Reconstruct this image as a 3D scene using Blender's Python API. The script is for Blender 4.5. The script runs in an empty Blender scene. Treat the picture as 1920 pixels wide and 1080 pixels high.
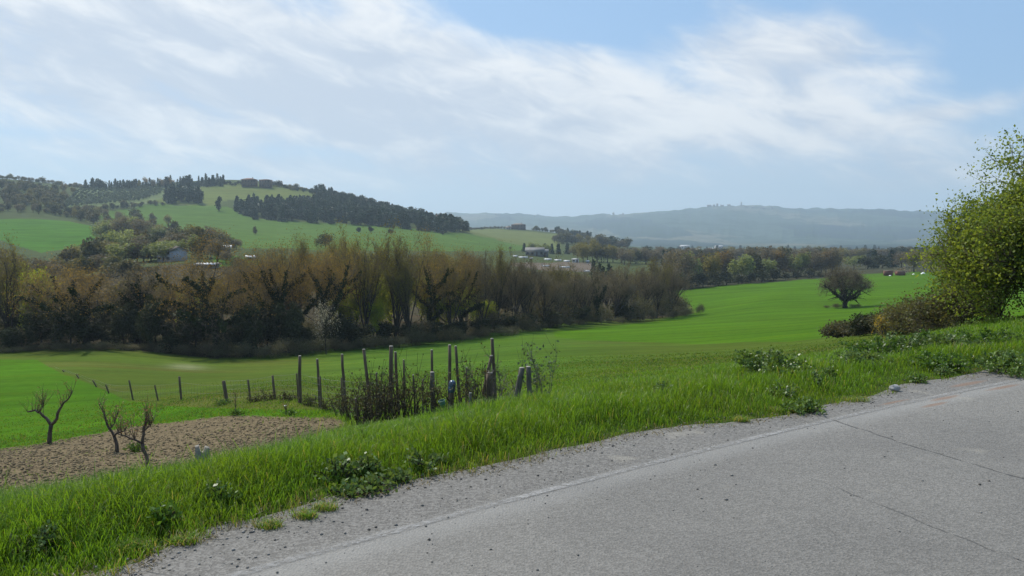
import bpy, math, random
import numpy as np
from mathutils import Vector
R = math.radians
scene = bpy.context.scene
COL = scene.collection

# ------------------------------------------------------------------ camera
F = 1598.0; CX = 960.0; CY = 540.0; HZ = 440.0
PITCH = math.atan((CY - HZ) / F)
CAMZ = 0.0; ROADZ = -1.6
cam = bpy.data.cameras.new('camera'); cam.sensor_width = 36.0; cam.lens = 36.0 * F / 1920.0
cam.clip_start = 0.05; cam.clip_end = 30000
co = bpy.data.objects.new('camera', cam); COL.objects.link(co)
co.location = (0, 0, CAMZ); co.rotation_euler = (math.pi / 2 - PITCH, 0, 0)
scene.camera = co

# ------------------------------------------------------------------ world, sun, exposure
SUN_EL, SUN_AZ = 50.0, -38.0          # azimuth measured from the view direction (+Y), negative = left
scene.view_settings.view_transform = 'Standard'; scene.view_settings.look = 'None'
scene.view_settings.exposure = 0.0; scene.view_settings.gamma = 1.0
scene.cycles.use_denoising = True
scene.cycles.max_bounces = 6; scene.cycles.transparent_max_bounces = 6
scene.cycles.volume_bounces = 0
w = bpy.data.worlds.new('World'); scene.world = w; w.use_nodes = True
wt = w.node_tree; wt.nodes.clear()
class NT:
    def __init__(s, t): s.t = t
    def n(s, typ, **k):
        nd = s.t.nodes.new(typ)
        for a, b in k.items():
            if a == 'ins':
                for i, v in b.items():
                    if hasattr(v, 'is_output'): s.t.links.new(v, nd.inputs[i])
                    else: nd.inputs[i].default_value = v
            else: setattr(nd, a, b)
        return nd
    def m(s, op, a, b=0.0, c=None, clamp=False):
        ins = {0: a, 1: b}
        if c is not None: ins[2] = c
        return s.n('ShaderNodeMath', operation=op, use_clamp=clamp, ins=ins).outputs[0]
    def mix(s, f, a, b, blend='MIX'):
        return s.n('ShaderNodeMix', data_type='RGBA', blend_type=blend, ins={0: f, 6: a, 7: b}).outputs[2]
    def ramp(s, f, lo, hi, a=0.0, b=1.0):
        return s.n('ShaderNodeMapRange', interpolation_type='SMOOTHSTEP', ins={0: f, 1: lo, 2: hi, 3: a, 4: b}).outputs[0]
    def noise(s, vec, scale, detail=4, rough=.55, dist=0.0):
        return s.n('ShaderNodeTexNoise', ins={'Vector': vec, 'Scale': scale, 'Detail': detail, 'Roughness': rough, 'Distortion': dist}).outputs[0]
W_ = NT(wt)
sky = W_.n('ShaderNodeTexSky', sky_type='NISHITA', sun_disc=False, sun_elevation=R(SUN_EL), sun_rotation=R(SUN_AZ),
           altitude=100, air_density=1.0, dust_density=1.2, ozone_density=1.0)
tc = W_.n('ShaderNodeTexCoord')
sep = W_.n('ShaderNodeSeparateXYZ', ins={0: tc.outputs['Generated']})
az = W_.m('ARCTAN2', sep.outputs[0], sep.outputs[1])
el = W_.m('ARCSINE', sep.outputs[2])
def blob(px, py, sx, sy, amp, tilt=0.0):
    cx, cy = (px - 960) / F, (440 - py) / F; sx, sy = sx / F, sy / F
    a = W_.m('SUBTRACT', az, cx); e = W_.m('SUBTRACT', el, cy)
    if tilt: e = W_.m('MULTIPLY_ADD', a, tilt, e)
    a = W_.m('DIVIDE', a, sx); e = W_.m('DIVIDE', e, sy)
    q = W_.m('ADD', W_.m('MULTIPLY', a, a), W_.m('MULTIPLY', e, e))
    return W_.m('MULTIPLY', W_.m('EXPONENT', W_.m('MULTIPLY', q, -1.0)), amp)
def blobs(L):
    s = None
    for b in L:
        v = blob(*b); s = v if s is None else W_.m('ADD', s, v)
    return s
cv = W_.n('ShaderNodeCombineXYZ', ins={0: W_.m('MULTIPLY_ADD', el, .5, az), 1: W_.m('MULTIPLY_ADD', az, .38, W_.m('MULTIPLY', el, 1.9)), 2: 3.1}).outputs[0]
cv2 = W_.n('ShaderNodeCombineXYZ', ins={0: az, 1: W_.m('MULTIPLY_ADD', az, .6, W_.m('MULTIPLY', el, 2.6)), 2: 7.7}).outputs[0]
n1 = W_.noise(cv, 5.2, 8, .54, .25)
n2 = W_.noise(cv2, 11.0, 6, .55, .4)
n3 = W_.noise(cv, 1.7, 4, .5, .2)
cov = blobs([(200, 90, 560, 170, .85, .08), (650, 150, 420, 130, .5, .1), (1230, 215, 430, 105, .95, .10), (1500, 120, 130, 60, .55, .2), (500, 280, 520, 60, .35), (1000, 330, 1000, 45, .30), (-900, 200, 800, 300, .6),
             (1735, 235, 110, 20, .80, -.12), (1340, 15, 220, 26, .25), (1080, 40, 210, 40, -1.1), (1880, 120, 170, 110, -.30), (1350, 395, 700, 36, -.30), (560, 292, 160, 12, -.25), (150, 275, 120, 10, -.25),
             (0, -1400, 3000, 900, .5)])
cov = W_.m('ADD', cov, W_.m('MULTIPLY', W_.m('SUBTRACT', n1, .5), 2.3))
cov = W_.m('ADD', cov, W_.m('MULTIPLY', W_.m('SUBTRACT', n2, .5), 1.1))
cmask = W_.m('MULTIPLY', W_.ramp(cov, -.08, .92), .95)
brt = blobs([(700, 30, 260, 70, .5, .1), (1250, 190, 430, 100, .65, .2), (120, 250, 350, 26, .35), (80, 30, 250, 40, .3), (420, 190, 420, 60, -.35)])
brt = W_.m('ADD', brt, W_.m('MULTIPLY', W_.m('SUBTRACT', n2, .5), 3.2))
brt = W_.ramp(W_.m('ADD', brt, W_.m('MULTIPLY', W_.m('SUBTRACT', n3, .5), 1.2)), -.5, .9)
ccol = W_.mix(brt, (.60, .67, .78, 1), (.95, .965, .98, 1))
SKYS = 0.10
skyc = W_.mix(1.0, sky.outputs[0], (SKYS * .88, SKYS * 1.0, SKYS * 1.12, 1), 'MULTIPLY')
# thin high veil keeps the blue pale
skyc = W_.mix(.6, skyc, (.36, .60, .93, 1))
hzn = W_.ramp(el, .16, -.01)
skyc = W_.mix(W_.m('MULTIPLY', hzn, .8), skyc, (.70, .82, .92, 1))
allc = W_.mix(cmask, skyc, ccol)
WS = 0.10
bg = W_.n('ShaderNodeBackground', ins={0: W_.mix(1.0, allc, (1 / WS, 1 / WS, 1 / WS, 1), 'MULTIPLY'), 1: WS})
wo = W_.n('ShaderNodeOutputWorld', ins={0: bg.outputs[0]})
sl = bpy.data.lights.new('sun', 'SUN'); sl.energy = 4.8; sl.angle = R(0.6); sl.color = (1.0, .95, .87)
so = bpy.data.objects.new('sun', sl); COL.objects.link(so)
sd = Vector((math.sin(R(SUN_AZ)) * math.cos(R(SUN_EL)), math.cos(R(SUN_AZ)) * math.cos(R(SUN_EL)), math.sin(R(SUN_EL))))
so.rotation_euler = sd.to_track_quat('Z', 'Y').to_euler()

# ------------------------------------------------------------------ small helpers
def tag(o, label=None, cat=None, group=None, kind=None):
    if label: o['label'] = label
    if cat: o['category'] = cat
    if group: o['group'] = group
    if kind: o['kind'] = kind
    return o
def mesh_np(name, V, Fc, mat=None, smooth=False, attrs=None, uv=None, matidx=None):
    """V (n,3); Fc list of arrays (k,3)/(k,4)"""
    if not isinstance(Fc, (list, tuple)): Fc = [Fc]
    Fc = [np.asarray(f, np.int32) for f in Fc if len(f)]
    me = bpy.data.meshes.new(name)
    V = np.asarray(V, np.float32)
    me.vertices.add(len(V)); me.vertices.foreach_set('co', V.ravel())
    loops = np.concatenate([f.ravel() for f in Fc]); cnt = np.concatenate([np.full(len(f), f.shape[1], np.int32) for f in Fc])
    me.loops.add(len(loops)); me.loops.foreach_set('vertex_index', loops)
    me.polygons.add(len(cnt)); st = np.zeros(len(cnt), np.int32); st[1:] = np.cumsum(cnt)[:-1]
    me.polygons.foreach_set('loop_start', st)
    if smooth: me.polygons.foreach_set('use_smooth', np.ones(len(cnt), bool))
    for m in (mat if isinstance(mat, (list, tuple)) else [mat]):
        if m: me.materials.append(m)
    if matidx is not None: me.polygons.foreach_set('material_index', np.asarray(matidx, np.int32))
    if attrs:
        for k, a in attrs.items():
            a = np.asarray(a, np.float32)
            if a.ndim == 1: at = me.attributes.new(k, 'FLOAT', 'POINT'); at.data.foreach_set('value', a)
            else: at = me.attributes.new(k, 'FLOAT_COLOR', 'POINT'); at.data.foreach_set('color', a.ravel())
    if uv is not None:
        ul = me.uv_layers.new(name='UVMap'); ul.data.foreach_set('uv', np.asarray(uv, np.float32)[loops].ravel())
    me.update(calc_edges=True); me.validate()
    return me
def link(name, me, parent=None, loc=None):
    o = bpy.data.objects.new(name, me); COL.objects.link(o)
    if parent is not None: o.parent = parent
    if loc is not None: o.location = loc
    return o
class MB:
    def __init__(s): s.v = []; s.f = []; s.n = 0
    def add(s, V, Fs):
        V = np.asarray(V, float).reshape(-1, 3)
        for f in Fs: s.f.append(np.asarray(f, np.int32) + s.n)
        s.v.append(V); s.n += len(V); return s
    def box(s, c, d, rz=0.0, rot=None):
        x, y, z = np.array(d) / 2
        V = np.array([[-x, -y, -z], [x, -y, -z], [x, y, -z], [-x, y, -z], [-x, -y, z], [x, -y, z], [x, y, z], [-x, y, z]])
        if rz: cr, sr = math.cos(rz), math.sin(rz); V = V @ np.array([[cr, sr, 0], [-sr, cr, 0], [0, 0, 1]])
        return s.add(V + np.array(c), [[[0, 3, 2, 1], [4, 5, 6, 7], [0, 1, 5, 4], [1, 2, 6, 5], [2, 3, 7, 6], [3, 0, 4, 7]]])
    def tube(s, pts, rad, n=8, cap=True, jit=0.0, rng=None):
        V, Fq, Ft = tube_geo([np.asarray(p, float) for p in pts], rad, n, cap, jit, rng); return s.add(V, [x for x in (Fq, Ft) if len(x)])
    def lathe(s, prof, n=16, c=(0, 0, 0)):
        a = np.arange(n) * 2 * math.pi / n; V = []
        for r, z in prof: V += [[r * math.cos(t) + c[0], r * math.sin(t) + c[1], z + c[2]] for t in a]
        q = [[i * n + j, i * n + (j + 1) % n, (i + 1) * n + (j + 1) % n, (i + 1) * n + j] for i in range(len(prof) - 1) for j in range(n)]
        return s.add(V, [q])
    def prism(s, poly, y0, y1):      # polygon in (x,z), extruded along y
        k = len(poly); V = [[p[0], y0, p[1]] for p in poly] + [[p[0], y1, p[1]] for p in poly]
        for i in range(1, k - 1): s.f.append(np.array([[0, i, i + 1], [k, k + i + 1, k + i]]) + s.n)
        for i in range(k): j = (i + 1) % k; s.f.append(np.array([[i, i + k, j + k, j]]) + s.n)
        s.v.append(np.array(V, float)); s.n += 2 * k; return s
    def mesh(s, name, mat, smooth=False):
        q = [f for f in s.f if f.ndim == 2 and f.shape[1] == 4]; t = [f for f in s.f if f.ndim == 2 and f.shape[1] == 3]
        L = []
        if q: L.append(np.concatenate(q))
        if t: L.append(np.concatenate(t))
        return mesh_np(name, np.concatenate(s.v), L, mat, smooth)
def tube_geo(pts, rad, n, cap=True, jit=0.0, rng=None):
    P_ = np.array(pts); k = len(P_)
    if np.isscalar(rad): rad = [rad] * k
    T = np.gradient(P_, axis=0); T /= np.linalg.norm(T, axis=1)[:, None] + 1e-9
    up = np.array([0, 0, 1.0]) if abs(T[0][2]) < .9 else np.array([1.0, 0, 0])
    V = []
    for i in range(k):
        u = np.cross(T[i], up); u /= np.linalg.norm(u) + 1e-9; v = np.cross(T[i], u)
        a = np.arange(n) * 2 * math.pi / n
        rr = rad[i] * (1 + (jit * (rng.random(n) - .5) if jit else 0))
        V.append(P_[i] + (np.cos(a) * rr)[:, None] * u + (np.sin(a) * rr)[:, None] * v)
    V = np.concatenate(V)
    q = [[i * n + j, i * n + (j + 1) % n, (i + 1) * n + (j + 1) % n, (i + 1) * n + j] for i in range(k - 1) for j in range(n)]
    t = []
    if cap: t = [[(k - 1) * n, (k - 1) * n + j, (k - 1) * n + j + 1] for j in range(1, n - 1)] + [[0, j + 1, j] for j in range(1, n - 1)]
    return V, np.array(q), np.array(t)

# ------------------------------------------------------------------ projection helpers (calibration of the plan)
def ray(px, py):
    x = (px - CX) / F; v = (CY - py) / F
    return np.array([x, math.cos(PITCH) + v * math.sin(PITCH), -math.sin(PITCH) + v * math.cos(PITCH)])
def P(px, py, Y):
    d = ray(px, py); return d * (Y / d[1])
def proj(x, y, z):
    c, s = math.cos(PITCH), math.sin(PITCH)
    dep = y * c - z * s; up = y * s + z * c
    dep = np.where(dep > 1e-3, dep, 1e-3)
    return CX + F * x / dep, CY - F * up / dep

# ------------------------------------------------------------------ road plan
def road_curve():
    p0 = np.array([.13, 5.27]); pts = {}
    def phi(s):
        s_ = min(max(s, -3.5), 9.0); return R(40.3) - s_ / 62.0
    out = [(0.0, p0)]
    for sgn in (1, -1):
        p = p0.copy(); s = 0.0; ds = .25
        while abs(s) < 130:
            a = phi(s + sgn * ds / 2); p = p + sgn * ds * np.array([math.cos(a), math.sin(a)]); s += sgn * ds
            out.append((s, p.copy()))
    out.sort(key=lambda q: q[0])
    return np.array([o[0] for o in out]), np.array([o[1] for o in out])
RS, RP = road_curve()
RT = np.gradient(RP, axis=0); RT /= np.linalg.norm(RT, axis=1)[:, None]
RN = np.stack([-RT[:, 1], RT[:, 0]], 1)
def road_d(x, y):
    """signed distance left of the white line (positive towards the verge), arc position"""
    x = np.atleast_1d(np.asarray(x, float)); y = np.atleast_1d(np.asarray(y, float))
    D = np.empty(len(x)); S = np.empty(len(x)); sub = slice(None, None, 2)
    A = RP[sub]; N = RN[sub]; T = RT[sub]; SS = RS[sub]
    for i in range(0, len(x), 20000):
        dx = x[i:i + 20000, None] - A[None, :, 0]; dy = y[i:i + 20000, None] - A[None, :, 1]
        k = np.argmin(dx * dx + dy * dy, axis=1); ii = np.arange(len(k))
        D[i:i + 20000] = dx[ii, k] * N[k, 0] + dy[ii, k] * N[k, 1]; S[i:i + 20000] = SS[k] + dx[ii, k] * T[k, 0] + dy[ii, k] * T[k, 1]
    return D, S
EDGE = 0.60
EO = ([-4, -2.4, -1.8, -.5, .5, 1.64, 2.2, 2.8, 3.5, 4.3, 5.5, 7.1, 10], [.26, .27, .56, .60, .55, .55, .43, .25, .21, .28, .34, .40, .46])
def edge_off(s): return np.interp(s, *EO) + .05 * vnoise(s * 1.9, 0 * s, 31) * 2 + .05 * vnoise(s * 6.3, 0 * s, 32) * 2

# ------------------------------------------------------------------ terrain heights
CP = """-200,960,7 -200,880,14 -200,850,22 -500,1100,6
0,930,9 0,900,13 0,850,20 0,838,26 300,905,9 300,887,12 275,875,17 220,850,20 92,830,24
500,880,8.5 500,830,15 500,785,24 640,835,10 640,803,17 640,768,25 800,805,12 800,770,20 560,757,27
960,810,9 960,768,14 1100,800,8.2 1100,752,13 1100,700,28 1100,665,60 1300,745,9.5 1300,700,18 1300,665,45 1300,645,85
1500,712,11 1500,672,25 1500,645,55 1700,668,12.5 1700,646,17 1700,628,40 1600,634,48 1920,622,14 1920,602,20 1920,598,40 2300,600,20 2300,560,60
0,674,100 100,692,78 250,750,45 335,755,36 420,755,31 200,722,58 400,668,113 650,656,120 850,640,130 1000,617,155 1200,600,200 1310,585,225
700,700,50 900,690,45 1000,650,90 1560,628,75 1300,612,140 1585,577,200 1450,560,240 1280,545,340 1540,522,420 1740,512,420 1740,545,250 1740,580,130 1740,602,80
1920,520,420 1920,570,120 1400,502,600 1700,486,900 1400,476,1500 1900,486,700
-300,672,100 -300,560,250 0,600,170 0,540,260 100,472,480 0,440,560 0,405,700 100,411,700 190,431,600 -300,400,700
-300,330,1150 0,337,1100 60,343,1100 130,351,1100 100,380,850 0,385,800 160,353,1150 300,348,1150 400,345,1150 470,346,1150 560,356,1150 640,378,1100 730,401,1050 800,415,1000 860,428,950
200,400,850 130,391,850 310,385,950 400,385,950 540,392,950 440,365,1050
480,411,850 600,416,850 700,421,850 830,433,850 250,425,700 400,440,600 480,460,520 650,440,700 800,451,700 300,470,420 320,489,300 200,470,420 450,490,290
600,560,190 450,560,180 250,580,160 800,471,480 800,560,210 1000,540,260 1000,500,480 1050,488,620 1000,470,800 950,450,1000 900,441,1150
970,431,1400 1040,436,1450 1100,447,1450 1160,459,1450 900,429,1450 870,432,1450 970,448,2100 700,420,2000 400,400,2000 0,400,2000 -300,400,2000
1200,480,800 1200,560,300 1200,466,1500 -300,440,3500 0,450,3500"""
cps = [tuple(float(v) for v in t.split(',')) for t in CP.split()]
for px in (200, 500, 800, 1100, 1400, 1700, 2000): cps += [(px, 462, 2800), (px, 458, 3500), (px, 432, 5000)]
for px, py in ((-200, 405), (200, 405), (500, 404), (740, 403), (780, 404), (820, 402), (880, 404), (950, 403), (1060, 407), (1110, 404), (1190, 400), (1250, 396), (1310, 391), (1330, 388), (1400, 389),
               (1460, 391), (1510, 396), (1560, 396), (1620, 394), (1700, 397), (1760, 397), (1900, 398), (2200, 400)): cps.append((px, py, 6500))
for px in (0, 600, 1200, 1800): cps.append((px, 418, 8600))
pts = np.array([P(*c) for c in cps])
pr = np.hypot(pts[:, 0], pts[:, 1]); pth = np.arctan2(pts[:, 0], pts[:, 1])
pt = pts[:, 2] / pr - ROADZ / pr
for th in (-.9, -.5, -.2, 0, .2, .4, .6, .9):          # at the feet: level with the road
    for r in (2.0, 4.0): pr = np.append(pr, r); pth = np.append(pth, th); pt = np.append(pt, 0.0)
def feat(th, r): return np.stack([th * 3.2, np.log(r)], -1)
def tps(d2): return np.where(d2 > 0, d2 * np.log(d2 + 1e-12) * .5, 0)
X = feat(pth, pr); n_ = len(X)
K = tps(((X[:, None] - X[None]) ** 2).sum(-1)) + np.eye(n_) * 2e-4
Q = np.hstack([np.ones((n_, 1)), X]); Am = np.block([[K, Q], [Q.T, np.zeros((3, 3))]])
sol = np.linalg.solve(Am, np.append(pt, [0, 0, 0])); Wt, Wp = sol[:n_], sol[n_:]
def sstep(x, a, b):
    t = np.clip((x - a) / (b - a), 0, 1); return t * t * (3 - 2 * t)
def vnoise(x, y, seed=0):
    xi = np.floor(x).astype(np.int64); yi = np.floor(y).astype(np.int64); fx = x - xi; fy = y - yi
    def h(a, b):
        q = (a * 374761393 + b * 668265263 + seed * 974634777) & 0x7fffffff
        q = ((q ^ (q >> 13)) * 1274126177) & 0x7fffffff; q = q ^ (q >> 16)
        return (q & 0xffff) / 65535.0
    u = fx * fx * (3 - 2 * fx); v = fy * fy * (3 - 2 * fy)
    return (h(xi, yi) * (1 - u) + h(xi + 1, yi) * u) * (1 - v) + (h(xi, yi + 1) * (1 - u) + h(xi + 1, yi + 1) * u) * v - .5
def Hgt(x, y, bumps=True):
    x = np.atleast_1d(np.asarray(x, float)); y = np.atleast_1d(np.asarray(y, float))
    r = np.maximum(np.hypot(x, y), 1.0); th = np.arctan2(x, y); thc = np.clip(th, -.72, .72)
    X2 = feat(thc, np.minimum(r, 9500)); t = np.empty(len(r))
    for i in range(0, len(r), 20000):
        q = X2[i:i + 20000]; d2 = ((q[:, None] - X[None]) ** 2).sum(-1); t[i:i + 20000] = tps(d2) @ Wt + Wp[0] + q @ Wp[1:]
    t = t * (1 - sstep(np.abs(th), 1.1, 1.9))
    if bumps:
        t = t + vnoise(th * 160, np.log(r) * 8, 3) * .0020 * sstep(r, 2500, 5000) + vnoise(th * 500, np.log(r) * 8, 13) * .0008 * sstep(r, 2500, 5000) + vnoise(th * 40, np.log(r) * 9, 5) * .0022 * sstep(r, 1500, 3500)
        t = t + vnoise(th * 25, np.log(r) * 12, 8) * .0016 * sstep(r, 200, 600) * (1 - sstep(r, 1500, 2500))
    z = ROADZ - .02 + t * r
    if bumps: z = z + (vnoise(x / 3.1, y / 3.1, 1) * .10 + vnoise(x / 9, y / 9, 2) * .2) * sstep(r, 6, 14) * (1 - sstep(r, 60, 160))
    near = r < 160
    if near.any():
        e = np.full(len(r), 99.0); sf = np.full(len(r), 9.0); d, s_n = road_d(x[near], y[near]); e[near] = d - EDGE; sf[near] = s_n
        flat = ROADZ - .02 + .07 * np.exp(-((e - .55) / .35) ** 2) * (e > 0)
        lf = 1 - sstep(sf, -3.0, 1.5); wgt = sstep(e, .9 - .55 * lf, 3.2 - .8 * lf); z = flat * (1 - wgt) + z * wgt
    return z
def zat(x, y): return float(Hgt(x, y)[0])
HR = np.exp(np.linspace(math.log(4), math.log(8000), 900))
def hit(px, py, rmin=4.0):
    """plan position where the line of sight through (px,py) meets the ground"""
    d = ray(px, py); h = math.hypot(d[0], d[1]); t = d[2] / h; ux, uy = d[0] / h, d[1] / h
    rr = HR[HR >= rmin]; z = Hgt(rr * ux, rr * uy)
    g = z - t * rr; k = np.nonzero(g > 0)[0]
    if len(k) == 0: return None
    k = k[0]
    if k == 0: r = rr[0]
    else: a, b = g[k - 1], g[k]; r = rr[k - 1] + (rr[k] - rr[k - 1]) * (-a / (b - a))
    return np.array([r * ux, r * uy, zat(r * ux, r * uy)])
def inpoly(px, py, poly):
    px = np.asarray(px); py = np.asarray(py); c = np.zeros(px.shape, bool); n = len(poly)
    for i in range(n):
        x1, y1 = poly[i]; x2, y2 = poly[(i + 1) % n]
        cond = ((y1 > py) != (y2 > py)) & (px < (x2 - x1) * (py - y1) / (y2 - y1 + 1e-12) + x1); c ^= cond
    return c

# ------------------------------------------------------------------ materials
def new_mat(name):
    m = bpy.data.materials.new(name); m.use_nodes = True; t = m.node_tree; t.nodes.clear(); return m, NT(t)
def c4(c): return (c[0], c[1], c[2], 1)
def solid(name, c, rough=.8, var=.25, scale=8.0, c2=None, metal=0.0, bump=0.0, spec=.3, stretch=None):
    m, T = new_mat(name); tc = T.n('ShaderNodeTexCoord').outputs['Object']
    v = tc
    if stretch: v = T.n('ShaderNodeMapping', ins={0: tc, 3: stretch}).outputs[0]
    n = T.noise(v, scale, 6, .6)
    oi = T.n('ShaderNodeObjectInfo').outputs['Random']
    col = T.mix(T.ramp(n, .3, .7), c4(c), c4(c2 if c2 else [q * (1 - var * 1.6) for q in c]))
    col = T.mix(1.0, col, T.n('ShaderNodeCombineColor', ins={0: T.m('MULTIPLY_ADD', oi, .2, .9), 1: T.m('MULTIPLY_ADD', oi, .2, .9), 2: T.m('MULTIPLY_ADD', oi, .2, .9)}).outputs[0], 'MULTIPLY')
    ins = {'Base Color': col, 'Roughness': rough, 'Metallic': metal, 'Specular IOR Level': spec}
    if bump: ins['Normal'] = T.n('ShaderNodeBump', ins={'Strength': bump, 'Distance': .02, 'Height': T.noise(v, scale * 4, 6, .7)}).outputs[0]
    b = T.n('ShaderNodeBsdfPrincipled', ins=ins); T.n('ShaderNodeOutputMaterial', ins={0: b.outputs[0]}); return m
def leafmat(name, c1, c2, tr=.4, rough=.55, spec=.25, ovar=.35, tcol=None, objmix=0.0):
    m, T = new_mat(name); g = T.n('ShaderNodeNewGeometry').outputs['Random Per Island']
    oi = T.n('ShaderNodeObjectInfo').outputs['Random']
    tc = T.n('ShaderNodeTexCoord').outputs['Object']; ns = T.noise(tc, .35, 3, .5)
    f = T.m('ADD', T.m('MULTIPLY', g, .6), T.m('MULTIPLY', T.ramp(ns, .35, .65), .4))
    if objmix: f = T.m('ADD', T.m('MULTIPLY', f, 1 - objmix), T.m('MULTIPLY', oi, objmix))
    col = T.mix(f, c4(c1), c4(c2))
    b = T.m('MULTIPLY_ADD', T.m('FRACT', T.m('MULTIPLY', oi, 7.3)), ovar, 1 - ovar / 2)
    b = T.m('MULTIPLY', b, T.m('MULTIPLY_ADD', T.m('FRACT', T.m('MULTIPLY', g, 13.7)), .5, .75))
    col = T.mix(1.0, col, T.n('ShaderNodeCombineColor', ins={0: b, 1: b, 2: b}).outputs[0], 'MULTIPLY')
    p = T.n('ShaderNodeBsdfPrincipled', ins={'Base Color': col, 'Roughness': rough, 'Specular IOR Level': spec})
    tcl = T.mix(1.0, col, c4(tcol or (1.5, 1.35, .7)), 'MULTIPLY')
    q = T.n('ShaderNodeBsdfTranslucent', ins={0: tcl})
    s = T.n('ShaderNodeMixShader', ins={0: tr, 1: p.outputs[0], 2: q.outputs[0]})
    T.n('ShaderNodeOutputMaterial', ins={0: s.outputs[0]}); return m

# ground material: albedo zones come from a mesh attribute, broken up by noise at several sizes
gm, T = new_mat('ground')
geo = T.n('ShaderNodeNewGeometry').outputs['Position']
att = T.n('ShaderNodeAttribute', attribute_name='albedo'); soil = T.n('ShaderNodeAttribute', attribute_name='soil').outputs['Fac']
patch = T.n('ShaderNodeAttribute', attribute_name='patch').outputs['Fac']
nf = T.noise(geo, 14.0, 5, .65); nm = T.noise(geo, 1.1, 5, .6); nl = T.noise(geo, .07, 6, .6, .4); nh = T.noise(geo, .012, 6, .6, .5)
mp = T.n('ShaderNodeMapping', ins={0: geo, 2: (0, 0, R(-27)), 3: (.02, .26, .02)}).outputs[0]
st = T.noise(mp, 1.0, 4, .6, .3)
k = T.m('MULTIPLY_ADD', T.m('SUBTRACT', nf, .5), .8, 1.0)
k = T.m('MULTIPLY', k, T.m('MULTIPLY_ADD', T.m('SUBTRACT', nm, .5), .7, 1.0))
k = T.m('MULTIPLY', k, T.m('MULTIPLY_ADD', T.m('SUBTRACT', nl, .5), .65, 1.0))
k = T.m('MULTIPLY', k, T.m('MULTIPLY_ADD', T.m('SUBTRACT', st, .5), 1.2, 1.0))
k = T.m('MULTIPLY', k, T.m('MULTIPLY_ADD', T.m('SUBTRACT', nh, .5), .35, 1.0))
col = T.mix(1.0, att.outputs['Color'], T.n('ShaderNodeCombineColor', ins={0: k, 1: k, 2: k}).outputs[0], 'MULTIPLY')
yel = T.mix(1.0, col, (1.55, 1.0, .8, 1), 'MULTIPLY')
col = T.mix(T.m('MULTIPLY', T.ramp(T.noise(mp, 2.3, 5, .6, .6), .45, .75), .6), col, yel)
# far wooded and farmed patchwork on the distant ridge
vo = T.n('ShaderNodeTexVoronoi', ins={'Vector': T.n('ShaderNodeMapping', ins={0: geo, 3: (.0022, .0012, .004)}).outputs[0], 'Scale': 1.0})
vs = T.n('ShaderNodeSeparateColor', ins={0: vo.outputs['Color']})
pc = T.mix(T.ramp(vs.outputs[0], .45, .6), (.022, .036, .038, 1), (.060, .085, .062, 1))
pc = T.mix(T.ramp(vs.outputs[1], .8, .85), pc, (.13, .125, .085, 1))
pc = T.mix(T.ramp(T.noise(geo, .006, 6, .65), .45, .6), pc, (.03, .05, .028, 1))
col = T.mix(patch, col, pc)
# bare soil: clods and dry crumbs
sc_ = T.mix(T.ramp(T.noise(geo, 6.0, 6, .7), .35, .65), (.195, .152, .088, 1), (.09, .069, .041, 1))
sc_ = T.mix(T.ramp(T.noise(geo, 26.0, 3, .6), .62, .70), sc_, (.34, .27, .20, 1))
col = T.mix(soil, col, sc_)
bmp = T.n('ShaderNodeBump', ins={'Strength': .7, 'Distance': .05, 'Height': T.m('ADD', T.noise(geo, 9, 6, .7), T.noise(geo, 1.5, 3, .5))})
b = T.n('ShaderNodeBsdfPrincipled', ins={'Base Color': col, 'Roughness': 1.0, 'Specular IOR Level': .03, 'Normal': bmp.outputs[0]})
T.n('ShaderNodeOutputMaterial', ins={0: b.outputs[0]}); M_GROUND = gm

# ------------------------------------------------------------------ ground sheet
SOIL = [(-900, 1060), (-300, 868), (0, 842), (92, 829), (250, 800), (430, 779), (640, 783), (655, 800), (600, 835), (450, 875), (250, 905), (0, 950), (-900, 1300)]
BRIGHT = [(-900, 668), (70, 675), (120, 703), (170, 722), (240, 752), (330, 762), (430, 766), (660, 768), (700, 790), (430, 781), (250, 802), (92, 829), (0, 842), (-900, 900)]
BIG = [(1040, 622), (1150, 612), (1240, 600), (1310, 585), (1262, 545), (1400, 533), (1540, 521), (1640, 513), (1740, 509), (2700, 490), (2700, 600), (1740, 612), (1560, 632), (1480, 640), (1300, 645), (1150, 641), (1040, 634)]
HILLF = [(170, 405), (290, 381), (330, 385), (400, 386), (430, 390), (480, 412), (600, 417), (700, 422), (830, 435), (900, 441), (1050, 438), (1050, 466), (900, 472), (700, 470), (460, 466), (330, 432), (200, 414)]
HILLT = [(280, 380), (370, 352), (440, 342), (560, 352), (600, 372), (560, 385), (430, 375), (400, 386)]
LEFTF = [(-900, 405), (0, 406), (60, 408), (130, 414), (185, 428), (190, 445), (140, 462), (80, 475), (0, 450), (-900, 430)]
HILL2 = [(850, 432), (900, 428), (970, 432), (1060, 440), (1050, 468), (960, 472), (930, 448), (860, 442)]
GPATCH = [(400, 478), (445, 480), (490, 492), (480, 500), (400, 500)]
COLS = dict(olive=(.064, .102, .012), bright=(.048, .125, .004), big=(.054, .125, .004), hill=(.066, .125, .020), hillt=(.105, .135, .034), scrub=(.055, .075, .026),
            verge=(.05, .085, .015), left=(.05, .13, .012), grove=(.11, .145, .06), hill2=(.105, .13, .038), valley=(.06, .085, .035), dirt=(.12, .10, .075))
th_f = np.arange(-.70, .7001, .00175); th_b = np.linspace(.70, 2 * math.pi - .70, 110)[1:-1]
ths = np.concatenate([th_f, th_b])
rs = np.concatenate([np.linspace(.6, 3.6, 8)[:-1], np.exp(np.arange(math.log(3.6), math.log(9000), .0125))])
TH, RR = np.meshgrid(ths, rs); gx = (np.sin(TH) * RR).ravel(); gy = (np.cos(TH) * RR).ravel(); gz = Hgt(gx, gy)
nt, nr = len(ths), len(rs)
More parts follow.
